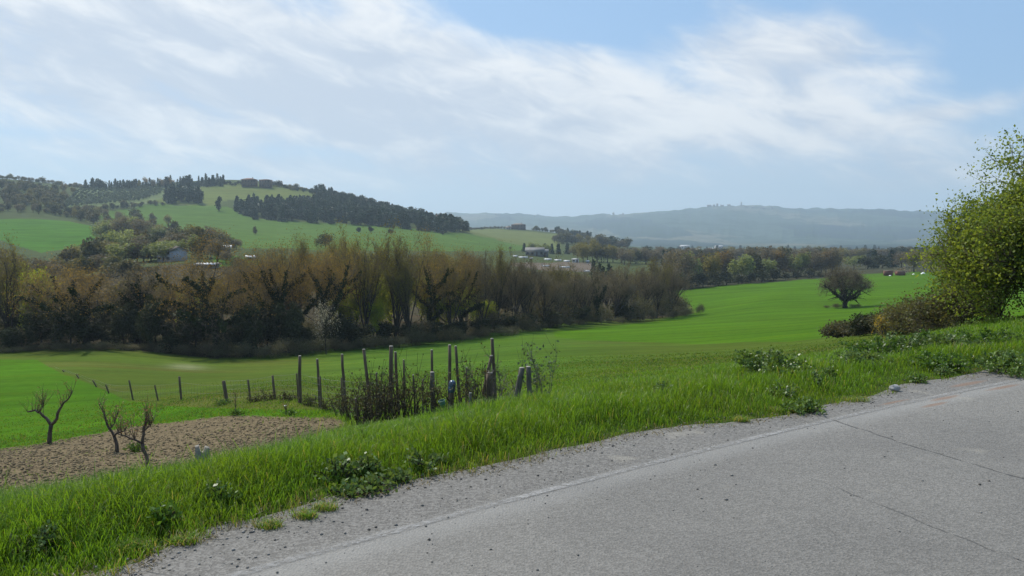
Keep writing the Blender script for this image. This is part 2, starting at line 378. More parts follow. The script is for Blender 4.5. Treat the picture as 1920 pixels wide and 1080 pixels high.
ii = np.arange(nr - 1)[:, None] * nt; jj = np.arange(nt)[None]; j2 = (jj + 1) % nt
Fq = np.stack([ii + jj, ii + nt + jj, ii + nt + j2, ii + j2], -1).reshape(-1, 4)[:, ::-1]
gx = np.append(gx, 0); gy = np.append(gy, 0); gz = np.append(gz, ROADZ - .02)
Ft = np.stack([np.full(nt, len(gx) - 1), np.arange(nt), (np.arange(nt) + 1) % nt], -1)[:, ::-1]
ppx, ppy = proj(gx, gy, gz); gr = np.hypot(gx, gy); gth = np.arctan2(gx, gy)
ppx = ppx + vnoise(gx / (gr * .01 + .05), gy / (gr * .01 + .05), 4) * 6; ppy = ppy + vnoise(gx / (gr * .02 + .05), gy / (gr * .02 + .05), 6) * 3
alb = np.zeros((len(gx), 4)); alb[:, 3] = 1
def paint(mask, c): alb[mask, :3] = c
paint(gr < 260, COLS['olive']); paint(gr >= 260, COLS['scrub']); paint(gr > 1700, COLS['valley'])
front = np.abs(gth) < .8
dd = np.full(len(gx), 99.0); nr_ = gr < 160; dd[nr_] = road_d(gx[nr_], gy[nr_])[0] - EDGE
mix_ = (1 - sstep(dd, 2.5, 7))[:, None] * (np.array(COLS['verge']) - alb[:, :3]) * (gr < 160)[:, None]; alb[:, :3] += mix_
# olive meadow brown-green bands
mead = (gr < 260) & (gr > 16) & front
bandn = sstep(vnoise(gx / 40, gy / 14, 9) + vnoise(gx / 15, gy / 5, 10) * .5, -.05, .35)
brown = mead & (ppx > 60)
alb[brown, :3] += (bandn[brown] * .5)[:, None] * (np.array((.095, .085, .026)) - alb[brown, :3])
mg = (sstep(ppx, 420, 760) * (1 - sstep(ppx, 950, 1250)) * (1 - sstep(ppy, 680, 770)) * mead * .75)[:, None]; alb[:, :3] += mg * (np.array((.055, .125, .012)) - alb[:, :3])
pale = np.exp(-((ppx - 350) / 34) ** 2 - ((ppy - 688) / 5.5) ** 2) * mead; alb[:, :3] += pale[:, None] * (np.array((.16, .18, .08)) - alb[:, :3])
GROVE = [(118, 393), (150, 350), (312, 350), (318, 366), (290, 380), (200, 388)]
for poly, r0, r1, c in ((GROVE, 600, 1300, 'grove'), (BRIGHT, 9, 130, 'bright'), (BIG, 60, 520, 'big'), (HILLF, 330, 1300, 'hill'), (HILLT, 700, 1300, 'hillt'), (LEFTF, 350, 780, 'left'), (HILL2, 900, 1600, 'hill2'), (GPATCH, 250, 420, 'left')):
    m_ = front & (gr > r0) & (gr < r1) & inpoly(ppx, ppy, poly); paint(m_, COLS[c])
m_ = front & (gr > 440) & (gr < 640) & inpoly(ppx, ppy, [(960, 492), (1110, 492), (1110, 510), (940, 508)]); paint(m_, COLS['dirt'])
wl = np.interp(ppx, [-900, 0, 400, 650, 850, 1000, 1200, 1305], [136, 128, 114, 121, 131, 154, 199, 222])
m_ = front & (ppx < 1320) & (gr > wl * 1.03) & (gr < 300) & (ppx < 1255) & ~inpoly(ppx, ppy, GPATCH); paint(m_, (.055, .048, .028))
m_ = front & (ppx > 1230) & (gr > 340) & (gr < 1700) & (ppy > 455) & ~inpoly(ppx, ppy, BIG); paint(m_, (.045, .048, .026))
soilw = (front & (gr < 45) & (dd > 1.6) & inpoly(ppx, ppy, SOIL)).astype(float)
patchw = sstep(gr, 1900, 2600)
ground = link('ground', mesh_np('ground', np.stack([gx, gy, gz], 1), [Fq, Ft], M_GROUND, True, {'albedo': alb, 'soil': soilw, 'patch': patchw}))
tag(ground, kind='structure')

# ------------------------------------------------------------------ road sheet
def road_mesh(name, d0, d1, z, mat, s0=-110, s1=120, nd=2, ds=1, rag0=0.0, rag1=0.0):
    idx = np.nonzero((RS >= s0) & (RS <= s1))[0][::ds]
    V = []; UV = []
    for i in idx:
        for j in range(nd):
            d = d0 + (d1 - d0) * j / (nd - 1)
            if j == nd - 1 and rag1: d = float(edge_off(RS[i:i + 1])[0]) + .10
            p = RP[i] + RN[i] * d; V.append((p[0], p[1], z)); UV.append((RS[i], d))
    k = len(idx); q = [[a * nd + j, (a + 1) * nd + j, (a + 1) * nd + j + 1, a * nd + j + 1] for a in range(k - 1) for j in range(nd - 1)]
    return mesh_np(name, V, [q], mat, True, uv=UV)
rm, T = new_mat('asphalt')
uv = T.n('ShaderNodeUVMap', uv_map='UVMap').outputs[0]; su = T.n('ShaderNodeSeparateXYZ', ins={0: uv}); s_, d_ = su.outputs[0], su.outputs[1]
geo = T.n('ShaderNodeNewGeometry').outputs['Position']
agg = T.n('ShaderNodeTexVoronoi', ins={'Vector': geo, 'Scale': 70.0}); aggc = T.n('ShaderNodeSeparateColor', ins={0: agg.outputs['Color']}).outputs[0]
agg2 = T.noise(geo, 150, 3, .7); blot = T.noise(geo, .9, 6, .65); big = T.noise(geo, .25, 4, .5)
out = T.ramp(T.m('ADD', d_, T.m('MULTIPLY', T.m('SUBTRACT', blot, .5), .12)), -.14, .02)      # 0 on the carriageway, 1 on the coarse shoulder
c_car = T.mix(T.ramp(aggc, .1, .9), (.134, .126, .112, 1), (.190, .179, .161, 1))
c_sh = T.mix(T.ramp(aggc, .2, .9), (.108, .101, .09, 1), (.190, .179, .162, 1))
col = T.mix(out, c_car, c_sh)
lane = T.m('MULTIPLY', T.ramp(d_, -.42, -.16), T.m('SUBTRACT', 1.0, out))                       # paler worn strip beside the line
col = T.mix(T.m('MULTIPLY', lane, .5), col, (.25, .242, .226, 1))
col = T.mix(1.0, col, T.n('ShaderNodeCombineColor', ins={0: T.m('MULTIPLY_ADD', T.m('ADD', blot, big), .6, .42), 1: T.m('MULTIPLY_ADD', T.m('ADD', blot, big), .6, .42), 2: T.m('MULTIPLY_ADD', T.m('ADD', blot, big), .58, .43)}).outputs[0], 'MULTIPLY')
col = T.mix(T.m('MULTIPLY', T.ramp(T.noise(geo, 1.7, 4, .5), .63, .74), .45), col, (.30, .275, .225, 1))
# dark grit specks
sp = T.n('ShaderNodeTexVoronoi', ins={'Vector': geo, 'Scale': 14.0, 'Randomness': 1.0}).outputs['Distance']
spm = T.m('MULTIPLY', T.m('SUBTRACT', 1.0, T.ramp(sp, .05, .11)), T.ramp(T.noise(geo, 3.1, 3, .6), .47, .6))
col = T.mix(T.m('MULTIPLY', spm, .8), col, (.05, .048, .045, 1))
# cracks: long wandering lines across the lane
def crack(s0, slope, wd, amp=.07):
    wv = T.m('MULTIPLY', T.m('SUBTRACT', T.noise(geo, 1.6, 8, .7), .5), amp * 4)
    q = T.m('ABSOLUTE', T.m('ADD', T.m('ADD', T.m('SUBTRACT', s_, s0), T.m('MULTIPLY', d_, slope)), wv))
    return T.m('MULTIPLY', T.m('SUBTRACT', 1.0, T.ramp(q, wd * .3, wd)), T.ramp(T.noise(geo, 5.0, 4, .6), .36, .5))
CR = [crack(3.34, -.35, .017, .05), crack(1.93, -.35, .011, .05)]
ck = T.m('MAXIMUM', CR[0], T.m('MULTIPLY', T.m('MULTIPLY', CR[1], T.ramp(d_, -.9, -1.25)), .8))
col = T.mix(T.m('MULTIPLY', ck, T.m('MULTIPLY', T.ramp(d_, .25, -.05), .75)), col, (.035, .033, .03, 1))
# rusty brown dirt dragged over the surface further on
def stain(s0, d0, ls, ld):
    a = T.m('DIVIDE', T.m('SUBTRACT', s_, s0), ls); b_ = T.m('DIVIDE', T.m('SUBTRACT', d_, d0), ld)
    return T.m('EXPONENT', T.m('MULTIPLY', T.m('ADD', T.m('MULTIPLY', a, a), T.m('MULTIPLY', b_, b_)), -1.0))
sn = None
for q in ((6.1, .12, .42, .06), (6.2, -.2, .4, .05), (5.1, -.16, .32, .05), (4.7, -.27, .28, .04), (4.5, .02, .3, .03)):
    v = stain(*q); sn = v if sn is None else T.m('MAXIMUM', sn, v)
col = T.mix(T.m('MULTIPLY', T.ramp(T.m('MULTIPLY', sn, T.m('ADD', .45, T.noise(geo, 8, 5, .7))), .25, .8), .7), col, (.20, .12, .075, 1))
bmp = T.n('ShaderNodeBump', ins={'Strength': .55, 'Distance': .006, 'Height': T.m('ADD', T.m('MULTIPLY', agg.outputs['Distance'], 1.4), T.m('SUBTRACT', agg2, T.m('MULTIPLY', ck, 3.0)))})
b = T.n('ShaderNodeBsdfPrincipled', ins={'Base Color': col, 'Roughness': .72, 'Specular IOR Level': .35, 'Normal': bmp.outputs[0]})
T.n('ShaderNodeOutputMaterial', ins={0: b.outputs[0]}); M_ROAD = rm
road = tag(link('road', road_mesh('road', -6.2, EDGE + .1, ROADZ, M_ROAD, nd=8, rag1=.16)), kind='structure')
lm, T = new_mat('worn_line_paint')
geo = T.n('ShaderNodeNewGeometry').outputs['Position']
uv = T.n('ShaderNodeUVMap', uv_map='UVMap').outputs[0]; d_ = T.n('ShaderNodeSeparateXYZ', ins={0: uv}).outputs[1]
wear = T.m('ADD', T.noise(geo, 22, 6, .75), T.m('MULTIPLY', T.noise(geo, 1.2, 3, .6), .5))
edge = T.m('SUBTRACT', 1.0, T.ramp(T.m('ABSOLUTE', T.m('ADD', d_, .075)), .012, .085))
f = T.ramp(T.m('MULTIPLY', wear, edge), .44, 1.05)
ag = T.n('ShaderNodeTexVoronoi', ins={'Vector': geo, 'Scale': 70.0}); agc = T.n('ShaderNodeSeparateColor', ins={0: ag.outputs['Color']}).outputs[0]
b = T.n('ShaderNodeBsdfPrincipled', ins={'Base Color': T.mix(T.ramp(agc, .1, .9), (.25, .243, .228, 1), (.36, .35, .335, 1)), 'Roughness': .8, 'Specular IOR Level': .2})
tr = T.n('ShaderNodeBsdfTransparent'); s = T.n('ShaderNodeMixShader', ins={0: f, 1: tr.outputs[0], 2: b.outputs[0]}); T.n('ShaderNodeOutputMaterial', ins={0: s.outputs[0]})
tag(link('road_marking', road_mesh('road_marking', -.165, .015, ROADZ + .004, lm, nd=3)), kind='structure')
HAZE_D = 0.00015
# ------------------------------------------------------------------ vegetation builders
M_BARK = solid('bark_grey_brown', (.060, .050, .040), .9, .4, 3.0, bump=.5, stretch=(2, 2, .5))
M_BARKD = solid('bark_dark', (.045, .038, .030), .9, .4, 3.0, bump=.5)
M_TWIG = leafmat('bare_twigs', (.155, .13, .10), (.105, .09, .075), .2, .8, .1, .3)
L_ORANGE = leafmat('orange_brown_buds', (.24, .145, .05), (.15, .125, .05), .45, .6, .15, .2)
L_RUST = leafmat('rust_orange_buds', (.26, .165, .055), (.155, .128, .052), .45, .6, .12, .3)
L_OLIVE = leafmat('olive_buds', (.185, .165, .05), (.12, .115, .042), .45, .6, .15, .3)
L_GREY = leafmat('grey_brown_buds', (.175, .145, .115), (.115, .108, .078), .35, .7, .1, .3)
L_YEL = leafmat('fresh_yellow_green', (.30, .34, .04), (.19, .25, .04), .5, .55, .2, .3)
L_IVY = leafmat('ivy_dark', (.018, .030, .012), (.035, .05, .020), .12, .7, .08, .2)
L_DARK = leafmat('evergreen_dark', (.030, .042, .020), (.065, .068, .038), .2, .7, .08, .4)
L_CON = leafmat('conifer_needles', (.020, .040, .022), (.042, .068, .032), .12, .6, .2, .5)
L_OLV = leafmat('olive_grove_leaves', (.06, .09, .06), (.09, .12, .08), .25, .6, .25, .4)
L_SCRUB = leafmat('scrub_brown_green', (.14, .12, .075), (.08, .095, .045), .3, .7, .15, .5, objmix=.5)
L_WHITE = leafmat('white_blossom', (.50, .49, .48), (.26, .25, .24), .35, .6, .2, .1)
L_PALE = leafmat('pale_willow', (.20, .23, .10), (.14, .18, .07), .45, .6, .2, .2)
L_GRASS = leafmat('bramble_leaves', (.055, .12, .018), (.11, .20, .03), .4, .45, .3, .3)
L_GORSE = leafmat('gorse_flowers', (.42, .28, .03), (.26, .22, .03), .3, .6, .2, .1)
L_BUSH = leafmat('spring_bush_leaves', (.24, .30, .055), (.095, .15, .026), .5, .55, .2, .2)

def unit(v): return v / (np.linalg.norm(v) + 1e-9)
def skeleton(rng, H, trunk=.35, spread=.6, nl=9, n2=6, n3=5, up=.25, r0=.03, lean=(0, 0), lens=(.62, .42, .4), wander=.12, limbdirs=None, forkmin=None, depth=3):
    """list of branches: (points, radii, level); heights in metres"""
    B = []
    def grow(p, d, L, r, lv, k):
        pts_ = [p]; rad = [r]
        for i in range(k):
            d = unit(d + rng.normal(0, wander, 3) + np.array([0, 0, up * (.5 if lv else .2)]) / k)
            p = p + d * L / k; pts_.append(p); rad.append(max(r * (1 - .75 * (i + 1) / k), .006))
        B.append((np.array(pts_), rad, lv)); return np.array(pts_), rad, d
    tp, tr_, _ = grow(np.zeros(3), unit(np.array([lean[0], lean[1], 1.0])), H * (trunk + .35), H * r0, 0, 7)
    lo = forkmin if forkmin is not None else trunk * .8
    def at(pts_, rad, f):
        q = f * (len(pts_) - 1); i = min(int(q), len(pts_) - 2); u = q - i
        return pts_[i] * (1 - u) + pts_[i + 1] * u, rad[i] * (1 - u) + rad[i + 1] * u, unit(pts_[i + 1] - pts_[i])
    def kids(pts_, rad, L, lv, num, f0, sp):
        for j in range(num):
            f = f0 + (1 - f0) * (j + rng.random() * .7) / num; f = min(f, .99)
            p, r, d = at(pts_, rad, f); a = j * 2.4 + rng.random() * 1.2
            u = unit(np.cross(d, [math.cos(a), math.sin(a), .1])); dd_ = unit(d * (1 - sp) + u * sp + np.array([0, 0, up * .5]))
            ll = L * lens[lv] * (1.15 - .55 * f) * (.75 + .5 * rng.random())
            q, qr, _ = grow(p, dd_, ll, r * .62, lv + 1, 5 if lv == 0 else 4)
            if lv + 1 < depth: kids(q, qr, ll, lv + 1, (n2, n3)[lv], .25, sp * 1.05)
    kids(tp, tr_, H, 0, nl, lo / (trunk + .35), spread)
    return B
def wood_mesh(name, B, mat, maxlv=2, sides=(8, 5, 4, 3)):
    mb = MB()
    for p, r, lv in B:
        if lv <= maxlv: mb.tube(p, r, sides[min(lv, 3)], cap=lv < 2)
    return mb.mesh(name, mat, True)
def rand_dirs(rng, n):
    v = rng.normal(0, 1, (n, 3)); return v / np.linalg.norm(v, axis=1)[:, None]
def sprays(rng, B, lvs, per, L, wd, up=.3):
    """thin twig blades along the fine branches"""
    A = []; D = []
    for p, r, lv in B:
        if lv in lvs:
            for _ in range(per):
                q = rng.random() ** .7 * (len(p) - 1); i = min(int(q), len(p) - 2)
                A.append(p[i] + (p[i + 1] - p[i]) * (q - i)); D.append(unit(p[i + 1] - p[i]))
    A = np.array(A); D = np.array(D); n = len(A)
    d = D * .9 + rand_dirs(rng, n) * .75 + np.array([0, 0, up]); d /= np.linalg.norm(d, axis=1)[:, None]
    s = np.cross(d, rand_dirs(rng, n)); s /= np.linalg.norm(s, axis=1)[:, None]
    l = L * (.5 + rng.random(n)); b = A + d * l[:, None]
    V = np.stack([A - s * wd / 2, A + s * wd / 2, b], 1).reshape(-1, 3)
    return V, np.arange(3 * n).reshape(-1, 3), b
def quads(rng, C, size, elong=1.5, up=0.0):
    n = len(C); d = rand_dirs(rng, n) + np.array([0, 0, up]); d /= np.linalg.norm(d, axis=1)[:, None]
    s = np.cross(d, rand_dirs(rng, n)); s /= np.linalg.norm(s, axis=1)[:, None]
    z = size * (.6 + .8 * rng.random(n))[:, None]
    V = np.stack([C, C + (d * .5 * elong + s * .5) * z, C + d * z * elong, C + (d * .5 * elong - s * .5) * z], 1).reshape(-1, 3)
    return V, np.arange(4 * n).reshape(-1, 4)
def crown_from(rng, name, B, mats, per=5, twL=.9, twW=.035, leaves=6000, lsz=.16, spreadr=.45, lvs=(2, 3), top=None):
    V, Ft_, tips = sprays(rng, B, lvs, per, twL, twW)
    C = tips[rng.integers(0, len(tips), leaves)] + rng.normal(0, spreadr, (leaves, 3))
    if top is not None:
        zz = C[:, 2]; C = C[rng.random(leaves) < sstep(zz, top[0], top[1])]
    Vq, Fq_ = quads(rng, C, lsz); Vq = Vq; Fq_ = Fq_ + len(V)
    mi = np.concatenate([np.ones(len(Fq_), np.int32), np.zeros(len(Ft_), np.int32)])
    return mesh_np(name, np.concatenate([V, Vq]), [Fq_, Ft_], mats, False, matidx=mi)
def ivy_mesh(rng, name, B, zmax, n=2600, rad=.55, sz=.28, lvs=(0, 1), zmin=0.0, mat=None):
    C = []
    seg = [(p[i], p[i + 1], r[i], lv) for p, r, lv in B if lv in lvs for i in range(len(p) - 1) if p[i][2] < zmax]
    wts = np.array([np.linalg.norm(s_[1] - s_[0]) * (1.6 if s_[3] == 0 else .8) for s_ in seg]); wts /= wts.sum()
    ch = rng.choice(len(seg), n, p=wts); u = rng.random(n)
    A = np.array([seg[k][0] for k in ch]); Bb = np.array([seg[k][1] for k in ch]); lv = np.array([seg[k][3] for k in ch])
    c = A + (Bb - A) * u[:, None]; rr = rad * (1 - .55 * np.clip(c[:, 2] / zmax, 0, 1)) * np.where(lv == 0, 1, .6)
    c = c + rand_dirs(rng, n) * (rr * rng.random(n) ** .5 * (1 + .5 * np.sin(c[:, 2] * 2.1 + A[:, 0] * 3)))[:, None]
    c = c[(c[:, 2] > zmin) & (c[:, 2] < zmax + rng.random(n) * .8)]
    V, F_ = quads(rng, c, sz, 1.1); return mesh_np(name, V, F_, mat or L_IVY)
def clump_mesh(rng, name, mat, H, Wd, n=900, size=.5, lobes=14, base=.15, shape='round', jit=.25, up=0.0):
    """crown from leaf-clump faces on many overlapping lobes, ragged outline"""
    C = []
    if shape == 'cone':
        z = rng.random(n) ** 1.25; r = (1 - z) ** .8 * Wd / 2 * (.55 + .45 * rng.random(n)) * (1 + .28 * np.sin(z * 26 + rng.random() * 6)); a = rng.random(n) * 6.283
        C = np.stack([r * np.cos(a), r * np.sin(a), base * H + z * H * (1 - base)], 1)
    elif shape == 'column':
        z = rng.random(n); r = np.minimum(1, 2.2 * (1 - z)) ** .7 * Wd / 2 * (.5 + .5 * rng.random(n)) * (1 + .2 * np.sin(z * 15)); a = rng.random(n) * 6.283
        C = np.stack([r * np.cos(a), r * np.sin(a), base * H + z * H * (1 - base)], 1)
    else:
        lb = []
        for i in range(lobes):
            q = rand_dirs(rng, 1)[0] * rng.random() ** .45; lr = .22 + .16 * rng.random()
            lb.append((q * np.array([Wd / 2, Wd / 2, H * (1 - base) / 2]) * (.78 if shape == 'round' else .9) + np.array([0, 0, H * (base + (1 - base) / 2)]), lr))
        ch = rng.integers(0, lobes, n); d = rand_dirs(rng, n)
        cc = np.array([lb[k][0] for k in ch]); rr = np.array([lb[k][1] for k in ch])
        C = cc + d * (rr * (.6 + .5 * rng.random(n)))[:, None] * np.array([Wd, Wd, H * (1 - base)]) * .62
        C[:, 2] = np.maximum(C[:, 2], base * H * .6)
    C += rng.normal(0, size * jit, C.shape)
    V, F_ = quads(rng, C, size, 1.2, up); return mesh_np(name, V, F_, mat)
def simple_trunk(name, H, r, mat, rng, k=5):
    p = [np.array([rng.normal(0, .012) * H * i, rng.normal(0, .012) * H * i, H * i / k]) for i in range(k + 1)]
    return MB().tube(p, [r * (1 - .8 * i / k) for i in range(k + 1)], 6, True).mesh(name, mat, True)

PROTO = {}
def proto(kind, H, *parts): PROTO.setdefault(kind, []).append((H, parts))
rg = np.random.default_rng
# riverside trees (about 12 m tall in mesh units, scaled per tree)
for s in range(3):                   # broad, orange-brown buds, ivy up the trunk and forks
    r_ = rg(10 + s); B = skeleton(r_, 12, .24, .72, 11, 6, 5, .30, .030, wander=.14, lens=(.66, .5, .42))
    proto('orange', 12, ('trunk', wood_mesh('trunk', B, M_BARKD, 2)), ('crown', crown_from(r_, 'crown', B, [M_TWIG, L_RUST], 7, .8, .035, 13000, .085, .5, (2, 3), (3.5, 6.5))), ('ivy', ivy_mesh(r_, 'ivy', B, 8.2, 5200, .62, .26)))
for s in range(3):                   # tall fan of upright limbs, olive and orange at the top
    r_ = rg(20 + s); B = skeleton(r_, 12, .09, .38, 13, 6, 5, .42, .025, lean=(.12 * (s - 1), 0), wander=.09, lens=(.72, .36, .42))
    proto('fan', 12, ('trunk', wood_mesh('trunk', B, M_BARK, 2)), ('crown', crown_from(r_, 'crown', B, [M_TWIG, L_OLIVE], 8, .8, .032, 6500, .11, .42, (2, 3), (3, 7))))
for s in range(3):
    r_ = rg(30 + s); B = skeleton(r_, 12, .07, .45, 13, 6, 5, .36, .024, lean=(.1 * (1 - s), 0), wander=.1, lens=(.66, .38, .42))
    proto('grey', 12, ('trunk', wood_mesh('trunk', B, M_BARK, 2)), ('crown', crown_from(r_, 'crown', B, [M_TWIG, L_GREY], 9, .85, .034, 5200, .11, .42, (2, 3))))
for s in range(2):
    r_ = rg(40 + s); B = skeleton(r_, 12, .28, .5, 10, 6, 5, .35, .022, wander=.12)
    proto('ivytree', 12, ('trunk', wood_mesh('trunk', B, M_BARKD, 2)), ('crown', crown_from(r_, 'crown', B, [M_TWIG, L_GREY], 7, .8, .034, 2200, .17, .4)), ('ivy', ivy_mesh(r_, 'ivy', B, 9.5, 4600, .9, .32)))
for s in range(2):
    r_ = rg(50 + s); B = skeleton(r_, 12, .25, .5, 9, 6, 5, .35, .020, wander=.12)
    proto('yellow', 12, ('trunk', wood_mesh('trunk', B, M_BARK, 2)), ('crown', crown_from(r_, 'crown', B, [M_TWIG, L_YEL], 3, .7, .03, 7000, .22, .4)))
r_ = rg(60); B = skeleton(r_, 12, .2, .55, 9, 6, 5, .2, .016, wander=.14)
proto('blossom', 12, ('trunk', wood_mesh('trunk', B, M_BARKD, 2)), ('blossom', crown_from(r_, 'blossom', B, [M_TWIG, L_WHITE], 4, .7, .03, 1000, .17, .35)))
for s in range(2):                   # dense dark understorey evergreen
    r_ = rg(70 + s)
    proto('dark', 10, ('trunk', simple_trunk('trunk', 7, .22, M_BARKD, r_)), ('crown', clump_mesh(r_, 'crown', L_DARK, 10, 7.5, 3600, .38, 16, .02)))
for s in range(3):                   # twiggy undergrowth shrub, grey-brown
    r_ = rg(80 + s); B = skeleton(r_, 4, .05, .62, 14, 5, 4, .3, .012, lens=(.9, .5, .4), wander=.16, depth=2)
    proto('thicket', 4, ('stem', wood_mesh('stem', B, M_BARK, 1)), ('foliage', crown_from(r_, 'foliage', B, [M_TWIG, L_SCRUB], 16, .6, .03, 2200, .16, .45, (1, 2))))
# hillside and valley
for s in range(3):
    r_ = rg(90 + s); proto('conifer', 12, ('trunk', simple_trunk('trunk', 10, .22, M_BARKD, r_)), ('crown', clump_mesh(r_, 'crown', L_CON, 12, 5.5, 700, .9, 0, .06, 'cone', .2)))
for s in range(3):
    r_ = rg(100 + s); proto('pine', 12, ('trunk', simple_trunk('trunk', 8, .25, M_BARKD, r_)), ('crown', clump_mesh(r_, 'crown', L_CON, 12, 8.5, 900, .9, 14, .15)))
r_ = rg(110); proto('cypress', 12, ('trunk', simple_trunk('trunk', 8, .18, M_BARKD, r_)), ('crown', clump_mesh(r_, 'crown', L_CON, 12, 2.6, 600, .6, 0, .03, 'column', .15)))
for s in range(2):
    r_ = rg(120 + s); proto('olive', 5, ('trunk', simple_trunk('trunk', 2.5, .18, M_BARK, r_)), ('crown', clump_mesh(r_, 'crown', L_OLV, 5, 5.0, 420, .5, 10, .2)))
for s in range(3):
    r_ = rg(130 + s); proto('scrub', 7, ('trunk', simple_trunk('trunk', 4, .2, M_BARK, r_)), ('crown', clump_mesh(r_, 'crown', L_SCRUB, 7, 7, 900, .55, 14, .05, jit=.5)))
for s, mt in enumerate((L_GREY, L_OLIVE, L_GREY)):
    r_ = rg(140 + s); proto('farbare', 14, ('trunk', simple_trunk('trunk', 9, .25, M_BARK, r_)), ('crown', clump_mesh(r_, 'crown', mt, 14, 9, 2400, .42, 22, .10, jit=.9)))
for s in range(2):
    r_ = rg(150 + s); proto('farorange', 14, ('trunk', simple_trunk('trunk', 9, .25, M_BARK, r_)), ('crown', clump_mesh(r_, 'crown', L_ORANGE, 14, 9, 1900, .42, 20, .15, jit=.9)))
    proto('farpale', 12, ('trunk', simple_trunk('trunk', 6, .22, M_BARK, r_)), ('crown', clump_mesh(r_, 'crown', L_PALE, 12, 8.5, 1500, .5, 16, .12, jit=.5)))
    proto('fardark', 12, ('trunk', simple_trunk('trunk', 6, .22, M_BARKD, r_)), ('crown', clump_mesh(r_, 'crown', L_DARK, 12, 8, 1500, .5, 16, .05, jit=.5)))

prng = np.random.default_rng(5)
def plant(name, kind, x, y, H, label, cat, group=None, wf=1.0, var=None, rot=None, sink=.15, tilt=0.0):
    ps = PROTO[kind]; h0, parts = ps[prng.integers(0, len(ps)) if var is None else var % len(ps)]
    s = H / h0; z = zat(x, y) - sink * min(s, 1.5)
    e = bpy.data.objects.new(name, None); COL.objects.link(e); e.empty_display_size = .5
    e.location = (x, y, z); e.rotation_euler = (0, tilt, prng.random() * 6.283 if rot is None else rot); e.scale = (s * wf, s * wf, s)
    tag(e, label, cat, group)
    for pn, me in parts: link(pn, me, e)
    return e
def tree(name, kind, px, Y, top, label, cat='tree', group=None, wpx=None, var=None, rot=None, tilt=0.0):
    """a tree at distance Y whose foot is on the ground and whose top reaches the line of sight (px, top)"""
    p = P(px, top, Y); z = zat(p[0], p[1]); H = max(p[2] - z, .8)
    k0 = {'orange': .95, 'fan': .75, 'grey': .8, 'ivytree': .8, 'yellow': .85, 'blossom': .9, 'dark': .75, 'thicket': 1.3, 'conifer': .46, 'pine': .7, 'cypress': .22, 'olive': 1., 'scrub': 1., 'farbare': .65, 'farorange': .65, 'farpale': .7, 'fardark': .67}.get(kind, .8)
    wf = 1.0 if wpx is None else (wpx * Y / F) / (H * k0)
    return plant(name, kind, p[0], p[1], H, label, cat, group, min(max(wf, .55), 1.9), var, rot, tilt=tilt)
def scatter(name, kinds, poly, n, hr, label, cat, group, rmin=4, rmax=9000, mind=0.0, wf=(.85, 1.25), seed=1, labels=None):
    g = np.random.default_rng(seed); xs = [p[0] for p in poly]; ys = [p[1] for p in poly]; got = []; tries = 0
    while len(got) < n and tries < n * 30:
        tries += 1; px = g.uniform(min(xs), max(xs)); py = g.uniform(min(ys), max(ys))
        if not inpoly(np.array([px]), np.array([py]), poly)[0]: continue
        h = hit(px, py, rmin)
        if h is None or not (rmin < math.hypot(h[0], h[1]) < rmax): continue
        if mind and any((h[0] - q[0]) ** 2 + (h[1] - q[1]) ** 2 < mind ** 2 for q in got): continue
        got.append(h); k = kinds[g.integers(0, len(kinds))]
        lb = labels[k] if labels else label
        plant(name if not isinstance(name, dict) else name[k], k, h[0], h[1], g.uniform(*hr), lb, cat, group, g.uniform(*wf))
    return got
# ------------------------------------------------------------------ the row of trees along the river, in front
G_RIV = 'trees of the riverside row'
def riv(kind, px, Y, top, label, wpx=None, var=None, name=None, rot=None, tilt=0.0, group=G_RIV):
    nm = name or {'orange': 'budding_tree', 'fan': 'slender_tree', 'grey': 'bare_tree', 'ivytree': 'ivy_covered_tree', 'yellow': 'leafing_tree', 'blossom': 'blossom_tree', 'dark': 'evergreen_shrub'}[kind]
    return tree(nm, kind, px, Y, top, label, 'tree' if kind != 'dark' else 'shrub', group, wpx, var, rot, tilt)
riv('orange', 158, 116, 473, 'spreading tree with a rounded orange-brown crown over a dark ivy trunk, left of the row', 190, 0, rot=.6)
riv('orange', 408, 116, 452, 'broad tree with a golden-orange crown in front of the white-walled farmhouse', 200, 1, rot=1.9)
riv('orange', 512, 120, 447, 'tree with thick black ivy trunk forking in two under an orange-brown crown', 160, 2, rot=.2)
riv('orange', 600, 124, 440, 'tall ivy-trunked tree rising behind the white blossom, with orange buds', 150, 0, rot=3.6)
riv('fan', 682, 127, 450, 'upright slender tree with many thin limbs and an olive top, right of the white blossom', 110, 0)
riv('fan', 738, 130, 447, 'slender tree with straight leaning limbs above the tall pair of posts', 100, 1)
riv('orange', 800, 134, 448, 'tree with a glowing orange crown at the end of the orange-topped trees', 110, 1, rot=4.2)
riv('fan', 770, 128, 470, 'thin leaning tree with bare limbs fanned out in front of yellow-green leaves', 90, 2, tilt=.14)
riv('fan', 845, 136, 468, 'slanting slender tree in front of bright yellow-green foliage', 90, 2, tilt=.2)
riv('orange', 868, 142, 458, 'rust-orange budding tree where the row turns grey', 80, 2, rot=2.7)
riv('fan', 560, 135, 452, 'slim olive-topped tree between the two ivy-trunked trees', 90, 0)
riv('fan', 640, 138, 447, 'slim olive-topped tree behind the white blossom', 90, 1)
riv('grey', 455, 128, 462, 'smaller grey-brown tree between the two broad golden crowns', 90, 0, rot=5)
riv('yellow', 60, 125, 505, 'low olive-yellow tree at the left edge of the row', 110, 0)
riv('fan', 18, 118, 470, 'pale olive-brown tree cut by the left picture edge', 120, 1, rot=3)
riv('ivytree', 250, 122, 492, 'dark leaning ivy-covered tree between the two spreading orange crowns', 110, 0, tilt=.3)
riv('grey', 300, 118, 515, 'rounded grey leafless tree with a mauve-grey crown left of the farmhouse', 110, 0)
riv('grey', 100, 122, 520, 'grey twiggy tree below the leftmost orange crown', 100, 1)
riv('yellow', 352, 121, 545, 'small yellow-green leafing tree under the golden crown', 60, 1)
